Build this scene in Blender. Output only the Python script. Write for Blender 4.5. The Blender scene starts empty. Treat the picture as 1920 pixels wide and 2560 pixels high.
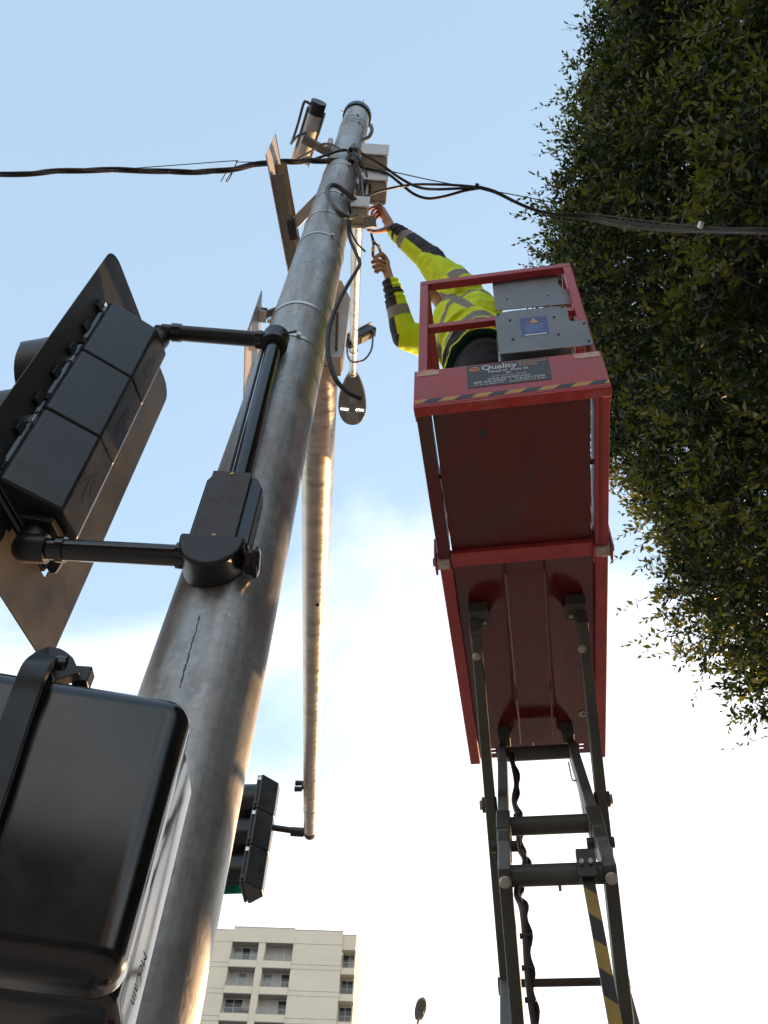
import bpy, bmesh, math, random
import numpy as np
from mathutils import Vector, Matrix, noise

random.seed(7)
RNG = np.random.default_rng(7)
SC = bpy.context.scene
COL = SC.collection
V = Vector
rad = math.radians

# ------------------------------------------------------------------ camera
FPX, CX, CY = 2150.0, 960.0, 1280.0          # focal length in pixels of the 1920x2560 photograph
_up = np.array([120.0, 1780.0, -FPX]); _up /= np.linalg.norm(_up)
_fw = np.array([0, 0, -1.0]); _y = _fw - _up * (_fw @ _up); _y /= np.linalg.norm(_y)
_x = np.cross(_y, _up)
ROT = np.stack([_x, _y, _up])                # camera axes -> world axes
CAM = np.array([0, 0, 1.6])
cd = bpy.data.cameras.new('camera')
cd.sensor_fit = 'VERTICAL'; cd.sensor_height = 36.0; cd.lens = 36.0 * FPX / 2560.0
cd.clip_start = 0.05; cd.clip_end = 3000
cam = bpy.data.objects.new('camera', cd); COL.objects.link(cam)
cam.matrix_world = Matrix.Translation(V(CAM)) @ Matrix(ROT.tolist()).to_4x4()
SC.camera = cam

# ------------------------------------------------------------------ sky, sun, exposure
SUN_AZ, SUN_EL = 33.0, 9.0                   # degrees right of straight ahead, above the horizon
w = bpy.data.worlds.new('World'); SC.world = w; w.use_nodes = True
nt = w.node_tree; nt.nodes.clear()
def N(t, typ, **kw):
    n = t.nodes.new(typ)
    for k, v in kw.items():
        if k == 'inp':
            for kk, vv in v.items(): n.inputs[kk].default_value = vv
        else: setattr(n, k, v)
    return n
def math_(t, op, a, b=None, clamp=False):
    n = t.nodes.new('ShaderNodeMath'); n.operation = op; n.use_clamp = clamp
    for i, q in enumerate((a, b)):
        if q is None: continue
        if isinstance(q, (int, float)): n.inputs[i].default_value = q
        else: t.links.new(q, n.inputs[i])
    return n.outputs[0]
out = N(nt, 'ShaderNodeOutputWorld'); bg = N(nt, 'ShaderNodeBackground')
sky = N(nt, 'ShaderNodeTexSky', sky_type='NISHITA', sun_disc=False, sun_elevation=rad(SUN_EL), sun_rotation=rad(SUN_AZ),
        altitude=50.0, air_density=1.0, dust_density=1.5, ozone_density=1.0)
tc = N(nt, 'ShaderNodeTexCoord'); sx = N(nt, 'ShaderNodeSeparateXYZ')
nt.links.new(tc.outputs['Generated'], sx.inputs[0])
zc = math_(nt, 'MAXIMUM', sx.outputs[2], 0.0)
den = math_(nt, 'ADD', zc, 0.22)
cx_ = math_(nt, 'DIVIDE', sx.outputs[0], den); cy_ = math_(nt, 'DIVIDE', sx.outputs[1], den)
cmb = N(nt, 'ShaderNodeCombineXYZ'); nt.links.new(cx_, cmb.inputs[0]); nt.links.new(cy_, cmb.inputs[1])
n1 = N(nt, 'ShaderNodeTexNoise', inp={'Scale': 1.9, 'Detail': 6.0, 'Roughness': 0.52, 'Distortion': 0.35})
off = N(nt, 'ShaderNodeVectorMath', operation='ADD'); off.inputs[1].default_value = (3.1, 0.4, 0)
nt.links.new(cmb.outputs[0], off.inputs[0]); nt.links.new(off.outputs[0], n1.inputs['Vector'])
# cloud cover grows towards the horizon all round
cov = math_(nt, 'MULTIPLY', math_(nt, 'SUBTRACT', 0.80, zc), 0.95)
den2 = math_(nt, 'ADD', math_(nt, 'SUBTRACT', n1.outputs[0], 0.52), cov)
msk = math_(nt, 'MULTIPLY', den2, 2.6, clamp=True)
sm = N(nt, 'ShaderNodeMapRange', interpolation_type='SMOOTHSTEP'); nt.links.new(msk, sm.inputs[0]); sm.inputs[4].default_value = 0.93
veil = math_(nt, 'MAXIMUM', sm.outputs[0], 0.07)
mix = N(nt, 'ShaderNodeMix', data_type='RGBA'); nt.links.new(veil, mix.inputs[0])
hs = N(nt, 'ShaderNodeMix', data_type='RGBA', inp={0: 0.55, 7: (1.10, 1.62, 2.16, 1)}); nt.links.new(sky.outputs[0], hs.inputs[6])
nt.links.new(hs.outputs[2], mix.inputs[6])
# cloud is brighter towards the low sun (forward scattering), dimmer opposite
dp_ = N(nt, 'ShaderNodeVectorMath', operation='DOT_PRODUCT'); nt.links.new(tc.outputs['Generated'], dp_.inputs[0])
dp_.inputs[1].default_value = (math.sin(rad(SUN_AZ)) * math.cos(rad(SUN_EL)), math.cos(rad(SUN_AZ)) * math.cos(rad(SUN_EL)), math.sin(rad(SUN_EL)))
fwd = N(nt, 'ShaderNodeMapRange', interpolation_type='SMOOTHSTEP', inp={1: -1.0, 2: 0.75, 3: 2.9, 4: 3.3}); nt.links.new(dp_.outputs['Value'], fwd.inputs[0])
cs = N(nt, 'ShaderNodeVectorMath', operation='SCALE'); cs.inputs[0].default_value = (0.985, 1.0, 1.01); nt.links.new(fwd.outputs[0], cs.inputs['Scale'])
nt.links.new(cs.outputs[0], mix.inputs[7])
nt.links.new(mix.outputs[2], bg.inputs[0]); bg.inputs[1].default_value = 0.15
nt.links.new(bg.outputs[0], out.inputs[0])

sd = bpy.data.lights.new('sun', 'SUN'); sd.energy = 2.8; sd.angle = rad(0.6); sd.color = (1.0, 0.60, 0.30)
sun = bpy.data.objects.new('sun', sd); COL.objects.link(sun)
sdir = V((math.sin(rad(SUN_AZ)) * math.cos(rad(SUN_EL)), math.cos(rad(SUN_AZ)) * math.cos(rad(SUN_EL)), math.sin(rad(SUN_EL))))
sun.rotation_euler = sdir.to_track_quat('Z', 'Y').to_euler(); sun.location = sdir * 60
SC.view_settings.view_transform = 'Standard'; SC.view_settings.look = 'None'
SC.view_settings.gamma = 1.0; SC.view_settings.exposure = 1.72; SC.view_settings.use_curve_mapping = False
SC.cycles.use_denoising = True
SC.cycles.max_bounces = 8

# ------------------------------------------------------------------ pixel -> point helpers
def ray(px, py):
    d = ROT @ np.array([px - CX, -(py - CY), -FPX]); return d / np.linalg.norm(d)
def atY(px, py, Y): d = ray(px, py); return V(CAM + d * (Y / d[1]))
def atZ(px, py, Z): d = ray(px, py); return V(CAM + d * ((Z - 1.6) / d[2]))
def atX(px, py, X): d = ray(px, py); return V(CAM + d * (X / d[0]))

# ------------------------------------------------------------------ materials
MATS = {}
def pmat(name, col, rough=0.5, metal=0.0, var=0.18, scale=9.0, bump=0.0, bscale=60.0, stain=None, stain_amt=0.45, stain_scale=3.0,
         spec=0.5, coat=0.0, stretch=(1, 1, 1), rvar=0.12, attr=None, trans=0.0, streak=None):
    if name in MATS: return MATS[name]
    m = bpy.data.materials.new(name); m.use_nodes = True; t = m.node_tree
    b = t.nodes['Principled BSDF']
    co = N(t, 'ShaderNodeTexCoord'); mp = N(t, 'ShaderNodeMapping'); mp.inputs['Scale'].default_value = stretch
    t.links.new(co.outputs['Object'], mp.inputs[0])
    no = N(t, 'ShaderNodeTexNoise', inp={'Scale': scale, 'Detail': 7.0, 'Roughness': 0.6}); t.links.new(mp.outputs[0], no.inputs['Vector'])
    mr = N(t, 'ShaderNodeMapRange', inp={1: 0.3, 2: 0.7, 3: 1 - var, 4: 1 + var}); t.links.new(no.outputs[0], mr.inputs[0])
    vm = N(t, 'ShaderNodeVectorMath', operation='SCALE'); vm.inputs[0].default_value = col[:3]
    if attr:
        at = N(t, 'ShaderNodeAttribute', attribute_name=attr); t.links.new(at.outputs['Color'], vm.inputs[0])
    t.links.new(mr.outputs[0], vm.inputs['Scale'])
    csock = vm.outputs[0]
    if stain:
        n2 = N(t, 'ShaderNodeTexNoise', inp={'Scale': stain_scale, 'Detail': 8.0, 'Roughness': 0.7, 'Distortion': 0.6}); t.links.new(mp.outputs[0], n2.inputs['Vector'])
        m2 = N(t, 'ShaderNodeMapRange', inp={1: 0.48, 2: 0.72, 3: 0.0, 4: stain_amt}); t.links.new(n2.outputs[0], m2.inputs[0])
        mx = N(t, 'ShaderNodeMix', data_type='RGBA'); t.links.new(m2.outputs[0], mx.inputs[0]); t.links.new(csock, mx.inputs[6])
        mx.inputs[7].default_value = (*stain, 1); csock = mx.outputs[2]
    if streak:                                        # run-down streaks along z plus fine spangle
        mp2 = N(t, 'ShaderNodeMapping'); mp2.inputs['Scale'].default_value = streak[1]; t.links.new(co.outputs['Object'], mp2.inputs[0])
        n4 = N(t, 'ShaderNodeTexNoise', inp={'Scale': 6.0, 'Detail': 5.0, 'Roughness': 0.55}); t.links.new(mp2.outputs[0], n4.inputs['Vector'])
        m4 = N(t, 'ShaderNodeMapRange', inp={1: 0.44, 2: 0.66, 3: 0.0, 4: streak[2]}); t.links.new(n4.outputs[0], m4.inputs[0])
        mx4 = N(t, 'ShaderNodeMix', data_type='RGBA'); t.links.new(m4.outputs[0], mx4.inputs[0]); t.links.new(csock, mx4.inputs[6]); mx4.inputs[7].default_value = (*streak[0], 1)
        vo = N(t, 'ShaderNodeTexVoronoi', inp={'Scale': 55.0}); t.links.new(co.outputs['Object'], vo.inputs['Vector'])
        m5 = N(t, 'ShaderNodeMapRange', inp={1: 0.0, 2: 1.0, 3: 0.86, 4: 1.14}); t.links.new(vo.outputs['Color'], m5.inputs[0])
        v5 = N(t, 'ShaderNodeVectorMath', operation='SCALE'); t.links.new(mx4.outputs[2], v5.inputs[0]); t.links.new(m5.outputs[0], v5.inputs['Scale']); csock = v5.outputs[0]
    t.links.new(csock, b.inputs['Base Color'])
    r2 = N(t, 'ShaderNodeMapRange', inp={1: 0.3, 2: 0.7, 3: max(0.03, rough - rvar), 4: min(1, rough + rvar)}); t.links.new(no.outputs[0], r2.inputs[0])
    t.links.new(r2.outputs[0], b.inputs['Roughness'])
    b.inputs['Metallic'].default_value = metal; b.inputs['Specular IOR Level'].default_value = spec
    b.inputs['Coat Weight'].default_value = coat; b.inputs['Coat Roughness'].default_value = 0.08
    if trans: b.inputs['Transmission Weight'].default_value = trans
    if bump:
        n3 = N(t, 'ShaderNodeTexNoise', inp={'Scale': bscale, 'Detail': 4.0}); t.links.new(mp.outputs[0], n3.inputs['Vector'])
        bp = N(t, 'ShaderNodeBump', inp={'Strength': bump, 'Distance': 0.01}); t.links.new(n3.outputs[0], bp.inputs['Height'])
        t.links.new(bp.outputs[0], b.inputs['Normal'])
    MATS[name] = m; return m
def emat(name, col, strength):
    if name in MATS: return MATS[name]
    m = bpy.data.materials.new(name); m.use_nodes = True; b = m.node_tree.nodes['Principled BSDF']
    b.inputs['Base Color'].default_value = (*col, 1); b.inputs['Emission Color'].default_value = (*col, 1); b.inputs['Emission Strength'].default_value = strength
    MATS[name] = m; return m

GALV = pmat('galvanised_steel', (0.44, 0.455, 0.45), 0.46, 0.70, 0.25, 5.0, 0.08, 90, (0.15, 0.125, 0.105), 0.70, 2.6, stretch=(1, 1, 0.6), streak=((0.19, 0.145, 0.115), (1.6, 1.6, 0.14), 0.75))
GALVARM = pmat('spiral_galvanised', (0.50, 0.455, 0.385), 0.36, 0.80, 0.22, 7.0, 0.10, 26, (0.24, 0.185, 0.125), 0.6, 3.0, stretch=(1, 3.0, 1))
STEEL = pmat('bright_band', (0.62, 0.63, 0.63), 0.35, 0.85, 0.1)
BLACK = pmat('black_powder_coat', (0.012, 0.0125, 0.013), 0.38, 0.0, 0.25, 14, 0.03, 300, (0.035, 0.030, 0.026), 0.4, 2.5)
BLACKG = pmat('gloss_black', (0.010, 0.010, 0.0105), 0.16, 0.0, 0.2, 10, coat=0.3, rvar=0.06)
HOUSING = pmat('signal_housing', (0.020, 0.020, 0.021), 0.34, 0.0, 0.2, 8, 0.03, 220, (0.05, 0.042, 0.036), 0.3, 2.0)
PLATEB = pmat('backplate_black', (0.020, 0.020, 0.019), 0.46, 0.0, 0.25, 6, 0, 60, (0.05, 0.048, 0.042), 0.5, 2.2)
BROWN = pmat('bronze_cover', (0.050, 0.036, 0.029), 0.45, 0.1, 0.15, 20, 0.05, 260)
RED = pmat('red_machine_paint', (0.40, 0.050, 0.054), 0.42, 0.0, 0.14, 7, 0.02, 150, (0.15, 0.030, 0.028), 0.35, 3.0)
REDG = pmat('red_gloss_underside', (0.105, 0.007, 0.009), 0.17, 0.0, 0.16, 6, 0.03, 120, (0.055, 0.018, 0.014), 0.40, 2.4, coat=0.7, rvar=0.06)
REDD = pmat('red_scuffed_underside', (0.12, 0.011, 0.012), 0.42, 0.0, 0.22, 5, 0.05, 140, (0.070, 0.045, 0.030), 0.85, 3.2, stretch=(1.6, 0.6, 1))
REDSCR = pmat('red_bright_edge', (0.42, 0.025, 0.022), 0.38, 0.0, 0.15, 9, 0, 60, (0.45, 0.30, 0.26), 0.35, 14.0)
PGREY = pmat('grey_panel_paint', (0.185, 0.195, 0.21), 0.48, 0.1, 0.16, 12, 0.04, 200, (0.10, 0.10, 0.105), 0.55, 5.0)
OLIVE = pmat('scissor_grey_green', (0.062, 0.066, 0.056), 0.5, 0.1, 0.25, 6, 0.06, 120, (0.115, 0.108, 0.09), 0.55, 3.0)
LGREY = pmat('scissor_light_grey', (0.16, 0.165, 0.16), 0.5, 0.1, 0.2, 6, 0.05, 120, (0.07, 0.068, 0.06), 0.5, 3.0)
PIN = pmat('pin_steel', (0.40, 0.38, 0.33), 0.5, 0.5, 0.25, 20, 0.1, 90)
BEIGE = pmat('wear_block', (0.46, 0.40, 0.33), 0.6, 0.0, 0.2, 20, 0, 60, (0.22, 0.15, 0.11), 0.6, 9)
WHITEP = pmat('dirty_white_enclosure', (0.56, 0.55, 0.52), 0.5, 0.0, 0.1, 8, 0, 60, (0.13, 0.115, 0.095), 0.75, 3.5)
GREYBOX = pmat('grey_enclosure', (0.34, 0.33, 0.30), 0.5, 0.1, 0.12, 8, 0, 60, (0.17, 0.155, 0.13), 0.55, 5)
LITEBOX = pmat('light_enclosure', (0.58, 0.575, 0.56), 0.45, 0.0, 0.08, 8, 0, 60, (0.36, 0.34, 0.31), 0.4, 6)
ALU = pmat('aluminium_sign_back', (0.46, 0.43, 0.39), 0.42, 0.55, 0.15, 6, 0.03, 120, (0.25, 0.21, 0.17), 0.5, 3)
ALUD = pmat('weathered_channel', (0.22, 0.20, 0.175), 0.5, 0.4, 0.2, 6, 0.05, 140, (0.12, 0.10, 0.085), 0.5, 4)
WHITESHEET = pmat('white_sheet', (0.68, 0.68, 0.69), 0.4, 0.1, 0.07, 5, 0, 60, (0.48, 0.46, 0.44), 0.4, 4)
CABLE = pmat('black_cable', (0.010, 0.010, 0.012), 0.58, 0.0, 0.2, 30)
CABLEB = pmat('brown_cable', (0.045, 0.030, 0.025), 0.5, 0.0, 0.3, 30)
CABLEG = pmat('grey_cable', (0.16, 0.15, 0.135), 0.65, 0.0, 0.2, 30)
LINK = pmat('link_wire', (0.06, 0.06, 0.06), 0.6, 0.3, 0.2, 30)
HOSE = pmat('liquidtight_conduit', (0.085, 0.078, 0.070), 0.5, 0.0, 0.2, 30)
SKIN = pmat('skin', (0.36, 0.175, 0.115), 0.5, 0.0, 0.14, 22, 0.15, 160, (0.24, 0.085, 0.06), 0.45, 26)
CLOTHK = pmat('dark_trousers', (0.012, 0.014, 0.020), 0.85, 0.0, 0.25, 14, 0.3, 220)
HAIR = pmat('hair', (0.012, 0.009, 0.007), 0.6, 0.0, 0.3, 60)
JACKET = pmat('jacket_cloth', (1, 1, 1), 0.72, 0.0, 0.07, 16, 0.25, 260, attr='cloth')
GLASSM = pmat('lens_clear', (0.9, 0.92, 0.95), 0.05, 0.0, 0.0, 5, trans=0.95)
YELLOW = pmat('yellow_grip', (0.55, 0.42, 0.12), 0.45, 0.0, 0.15, 30)
TOOL = pmat('tool_steel', (0.05, 0.058, 0.075), 0.3, 0.7, 0.2, 30)
TAPEY = pmat('tape_yellow', (0.56, 0.29, 0.05), 0.5, 0.0, 0.15, 22, 0, 60, (0.30, 0.07, 0.04), 0.5, 16)
TAPEK = pmat('tape_black', (0.035, 0.036, 0.042), 0.5, 0.0, 0.2, 22)
DECALK = pmat('decal_black', (0.032, 0.034, 0.038), 0.42, 0.0, 0.15, 18)
DECALW = pmat('decal_white', (0.60, 0.60, 0.58), 0.5, 0.0, 0.08, 18)
DECALO = pmat('decal_orange', (0.62, 0.22, 0.05), 0.5, 0.0, 0.1, 18)
DECALT = pmat('decal_tan', (0.50, 0.27, 0.11), 0.5, 0.0, 0.1, 18)
DECALB = pmat('decal_blue', (0.045, 0.085, 0.26), 0.5, 0.0, 0.15, 18)
DECALC = pmat('decal_worn_cream', (0.55, 0.40, 0.32), 0.55, 0.0, 0.15, 30, 0, 60, (0.52, 0.09, 0.05), 0.9, 16)
DECALL = pmat('decal_pale_blue', (0.22, 0.30, 0.55), 0.5, 0.0, 0.1, 18)
RUBBER = pmat('rubber', (0.02, 0.02, 0.02), 0.8, 0.0, 0.3, 20)
ASPH = pmat('asphalt', (0.15, 0.145, 0.138), 0.9, 0.0, 0.25, 1.2, 0.4, 400, (0.08, 0.078, 0.075), 0.6, 0.3)
CONC = pmat('pavement_concrete', (0.30, 0.285, 0.26), 0.85, 0.0, 0.18, 2, 0.2, 300, (0.19, 0.18, 0.165), 0.5, 1.2)
CREAM = pmat('cream_stucco', (0.76, 0.68, 0.535), 0.9, 0.0, 0.05, 0.4, 0, 60, (0.62, 0.555, 0.45), 0.35, 0.25)
CREAMG = pmat('stucco_joint', (0.36, 0.325, 0.275), 0.9)
SOFFIT = pmat('soffit_grey', (0.34, 0.32, 0.30), 0.9)
WFRAME = pmat('window_frame', (0.62, 0.62, 0.60), 0.5)
WRAIL = pmat('balcony_rail', (0.30, 0.30, 0.29), 0.5, 0.3)
WGLASS = pmat('window_glass', (0.20, 0.215, 0.225), 0.06, 0.0, 0.25, 0.6, spec=0.8)
WGLASSD = pmat('window_glass_dark', (0.03, 0.032, 0.036), 0.08, 0.0, 0.25, 0.6)
CURTAIN = pmat('curtain_behind_glass', (0.42, 0.41, 0.38), 0.5, 0.0, 0.12, 1.2)
BARK = pmat('bark', (0.085, 0.068, 0.05), 0.9, 0.0, 0.3, 12, 0.5, 60)
GREENLENS = emat('green_lens', (0.0, 0.75, 0.38), 2.6)
LEDON = emat('led_on', (1.0, 0.99, 0.96), 6.0)
REDLENS = pmat('dark_red_lens', (0.10, 0.008, 0.008), 0.2); AMBLENS = pmat('dark_amber_lens', (0.12, 0.05, 0.005), 0.2); GRNOFF = pmat('dark_green_lens', (0.01, 0.07, 0.045), 0.2)

# ------------------------------------------------------------------ mesh helpers
def basis(d, up=V((0, 0, 1))):
    d = V(d).normalized()
    a = d.cross(up)
    if a.length < 1e-4: a = d.cross(V((0, 1, 0)))
    a.normalize(); return a, a.cross(d).normalized() * 1.0, d
class MB:
    def __init__(s): s.v, s.f, s.m, s.sm = [], [], [], []
    def add(s, vs, fs, mi=0, smooth=False):
        o = len(s.v); s.v += [V(p) for p in vs]
        for f in fs: s.f.append([i + o for i in f]); s.m.append(mi); s.sm.append(smooth)
        return s
    def box(s, c, size, M=None, mi=0):
        c = V(c); h = [q / 2 for q in size]; M = M or Matrix.Identity(3)
        vs = [c + M @ V((x * h[0], y * h[1], z * h[2])) for z in (-1, 1) for y in (-1, 1) for x in (-1, 1)]
        return s.add(vs, [(0, 2, 3, 1), (4, 5, 7, 6), (0, 1, 5, 4), (2, 6, 7, 3), (0, 4, 6, 2), (1, 3, 7, 5)], mi)
    def beam(s, p0, p1, a, b, side=None, mi=0):
        """box beam from p0 to p1, a across 'side', b the other way"""
        p0, p1 = V(p0), V(p1); d = (p1 - p0).normalized()
        side = V(side) if side is not None else basis(d)[0]
        side = (side - d * side.dot(d)).normalized(); o = d.cross(side)
        return s.box((p0 + p1) / 2, (a, b, (p1 - p0).length), Matrix((side, o, d)).transposed(), mi)
    def cyl(s, p0, p1, r0, r1=None, n=20, cap=True, mi=0):
        r1 = r0 if r1 is None else r1; p0, p1 = V(p0), V(p1); a, b, d = basis(p1 - p0)
        vs = []
        for p, r in ((p0, r0), (p1, r1)):
            vs += [p + (a * math.cos(2 * math.pi * i / n) + b * math.sin(2 * math.pi * i / n)) * r for i in range(n)]
        s.add(vs, [(i, (i + 1) % n, n + (i + 1) % n, n + i) for i in range(n)], mi, True)
        if cap: s.add(vs, [tuple(range(n))[::-1], tuple(range(n, 2 * n))], mi)
        return s
    def tube(s, pts, r, n=8, mi=0, cap=True):
        pts = [V(p) for p in pts]; rs = r if isinstance(r, (list, tuple)) else [r] * len(pts)
        t = [(pts[min(i + 1, len(pts) - 1)] - pts[max(i - 1, 0)]).normalized() for i in range(len(pts))]
        a = basis(t[0])[0]; vs = []
        for i, p in enumerate(pts):
            a = (a - t[i] * a.dot(t[i])).normalized(); b = t[i].cross(a)
            vs += [p + (a * math.cos(2 * math.pi * k / n) + b * math.sin(2 * math.pi * k / n)) * rs[i] for k in range(n)]
        fs = [(i * n + k, i * n + (k + 1) % n, (i + 1) * n + (k + 1) % n, (i + 1) * n + k) for i in range(len(pts) - 1) for k in range(n)]
        s.add(vs, fs, mi, True)
        if cap: s.add(vs, [tuple(range(n))[::-1], tuple(range((len(pts) - 1) * n, len(pts) * n))], mi)
        return s
    def prism(s, poly, o, ex, ey, ez, depth, mi=0, smooth=False):
        o, ex, ey, ez = V(o), V(ex), V(ey), V(ez); n = len(poly)
        b = [o + ex * p[0] + ey * p[1] for p in poly]; vs = b + [p + ez * depth for p in b]
        s.add(vs, [(i, (i + 1) % n, n + (i + 1) % n, n + i) for i in range(n)], mi, smooth)
        return s.add(vs, [tuple(range(n))[::-1], tuple(range(n, 2 * n))], mi)
    def ring(s, outer, inner, o, ex, ey, ez, t, mi=0):
        o, ex, ey, ez = V(o), V(ex), V(ey), V(ez); n = len(outer); L = []
        for k in (0, t):
            for loop in (outer, inner): L += [o + ex * p[0] + ey * p[1] + ez * k for p in loop]
        fs = []
        for i in range(n):
            j = (i + 1) % n
            fs += [(i, n + i, n + j, j), (2 * n + i, 2 * n + j, 3 * n + j, 3 * n + i), (i, j, 2 * n + j, 2 * n + i), (n + i, 3 * n + i, 3 * n + j, n + j)]
        return s.add(L, fs, mi)
    def lathe(s, prof, o, axis=(0, 0, 1), n=32, mi=0):
        a, b, d = basis(axis, V((0, 1, 0)) if abs(V(axis).normalized().z) > .9 else V((0, 0, 1))); o = V(o); vs = []
        for r, z in prof: vs += [o + d * z + (a * math.cos(2 * math.pi * i / n) + b * math.sin(2 * math.pi * i / n)) * r for i in range(n)]
        fs = [(k * n + i, k * n + (i + 1) % n, (k + 1) * n + (i + 1) % n, (k + 1) * n + i) for k in range(len(prof) - 1) for i in range(n)]
        s.add(vs, fs, mi, True)
        return s.add(vs, [tuple(range(n))[::-1], tuple(range((len(prof) - 1) * n, len(prof) * n))], mi)
    def build(s, name, mats, parent=None, loc=None, bevel=0, seg=2, angle=32):
        root = parent
        while root is not None and root.parent is not None: root = root.parent
        o = V(root.location) if root is not None else (V(loc) if loc is not None else V((0, 0, 0)))
        me = bpy.data.meshes.new(name)
        me.from_pydata([tuple(p - o) for p in s.v], [], s.f)
        me.polygons.foreach_set('material_index', s.m)
        bm = bmesh.new(); bm.from_mesh(me); bmesh.ops.remove_doubles(bm, verts=bm.verts, dist=1e-6); bmesh.ops.recalc_face_normals(bm, faces=bm.faces); bm.to_mesh(me); bm.free()
        mats = mats if isinstance(mats, (list, tuple)) else [mats]
        for m in mats: me.materials.append(m)
        me.polygons.foreach_set('use_smooth', [True] * len(me.polygons)); me.set_sharp_from_angle(angle=rad(angle))
        ob = bpy.data.objects.new(name, me); COL.objects.link(ob)
        if parent is not None: ob.parent = parent
        else: ob.location = o
        if bevel:
            md = ob.modifiers.new('bevel', 'BEVEL'); md.width = bevel; md.segments = seg; md.limit_method = 'ANGLE'; md.angle_limit = rad(35); md.harden_normals = True
        return ob
def tag(o, label=None, cat=None, group=None, kind=None):
    if label: o['label'] = label
    if cat: o['category'] = cat
    if group: o['group'] = group
    if kind: o['kind'] = kind
    return o
def thing(name, loc, label, cat, group=None):
    o = bpy.data.objects.new(name, None); COL.objects.link(o); o.location = V(loc); o.empty_display_size = 0.1
    return tag(o, label, cat, group)
def spline(pts, k=8):
    """Catmull-Rom through the points"""
    P = [V(p) for p in pts]; P = [P[0] * 2 - P[1]] + P + [P[-1] * 2 - P[-2]]; o = []
    for i in range(1, len(P) - 2):
        for j in range(k):
            t = j / k; a, b, c, d = P[i - 1:i + 3]
            o.append(0.5 * ((2 * b) + (c - a) * t + (2 * a - 5 * b + 4 * c - d) * t * t + (3 * b - a - 3 * c + d) * t ** 3))
    return o + [P[-2]]
def rrect(x0, x1, y0, y1, r, k=6):
    p = []
    for cx, cy, a0 in ((x1 - r, y1 - r, 0), (x0 + r, y1 - r, 90), (x0 + r, y0 + r, 180), (x1 - r, y0 + r, 270)):
        p += [(cx + r * math.cos(rad(a0 + 90 * i / k)), cy + r * math.sin(rad(a0 + 90 * i / k))) for i in range(k + 1)]
    return p
def text(body, size, o, ex, ey, mat, parent, name='lettering', width=None, extrude=0.0006, shear=0.0, bold=0.0, align='CENTER'):
    """flat lettering lying in the plane (ex, ey), centred on o, optionally fitted to a width"""
    c = bpy.data.curves.new('t', 'FONT'); c.body = body; c.size = 1.0; c.extrude = 0.0; c.shear = shear; c.offset = bold; c.resolution_u = 3
    c.align_x = align; c.align_y = 'CENTER'
    ob = bpy.data.objects.new('t', c); COL.objects.link(ob); bpy.context.view_layer.update()
    me = bpy.data.meshes.new_from_object(ob.evaluated_get(bpy.context.evaluated_depsgraph_get()))
    bpy.data.objects.remove(ob); bpy.data.curves.remove(c)
    xs = [v.co.x for v in me.vertices]; w_ = max(xs) - min(xs); kx = size if width is None else width / w_
    ex, ey = V(ex).normalized(), V(ey).normalized(); ez = ex.cross(ey)
    mb = MB(); mb.add([V(o) + ex * v.co.x * kx + ey * v.co.y * size + ez * extrude for v in me.vertices], [tuple(p.vertices) for p in me.polygons])
    bpy.data.meshes.remove(me)
    return mb.build(name, mat, parent)

# ================================================================== THE SETTING
tag(MB().add([(-900, -900, -0.15), (900, -900, -0.15), (900, 900, -0.15), (-900, 900, -0.15)], [(0, 1, 2, 3)]).build('road', ASPH), kind='structure')
pv = tag(MB().box((4, -1.5, -0.075), (14, 15, 0.15)).build('pavement', CONC, bevel=0.015), kind='structure')
tag(MB().box((4, 6.075, -0.07), (14.3, 0.15, 0.16)).box((-3.075, -1.5, -0.07), (0.15, 15, 0.16)).build('kerb', CONC, bevel=0.02), kind='structure')
SF = thing('unseen_shop_building', (6, -16, -0.15), 'unseen added plain three-storey brown street-front building across the pavement behind the viewer', 'building')  # out of view; added to block low sky and darken reflections
MB().box((6, -20, 4.8), (60, 12, 9.9)).build('wall', pmat('brown_render', (0.12, 0.10, 0.085), 0.85, 0, 0.15, 0.5), SF)
MB().box((6, -19.9, 9.85), (60.5, 12.3, 0.25)).build('cornice', pmat('cornice_grey', (0.28, 0.26, 0.23), 0.8), SF)
for k in range(14):
    w_ = MB().box((-20 + k * 4, -13.97, 5.8), (1.6, 0.1, 1.8)).build('window', pmat('shop_glass', (0.04, 0.045, 0.05), 0.1), SF)
    w2_ = MB().box((-20 + k * 4, -13.97, 1.9), (2.8, 0.1, 2.8)).build('shop_window', pmat('shop_glass', (0.04, 0.045, 0.05), 0.1), SF)

CB = thing('unseen_corner_building', (19, -1, -0.15), 'unseen added plain dark stucco building along the pavement beyond the ficus trunk', 'building')  # out of view; added so the pole's right side mirrors something dark
MB().box((21, -1.5, 4.3), (12, 19, 8.9)).build('wall', pmat('dark_stucco', (0.17, 0.15, 0.13), 0.85, 0, 0.15, 0.5), CB)
MB().box((21, -1.5, 8.85), (12.3, 19.3, 0.2)).build('cornice', pmat('cornice_grey', (0.28, 0.26, 0.23), 0.8), CB)
for k in range(5):
    for z_ in (2.0, 6.0): MB().box((14.97, -9 + k * 3.8, z_), (0.1, 1.7, 2.0)).build('window', pmat('shop_glass', (0.04, 0.045, 0.05), 0.1), CB)

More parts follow.
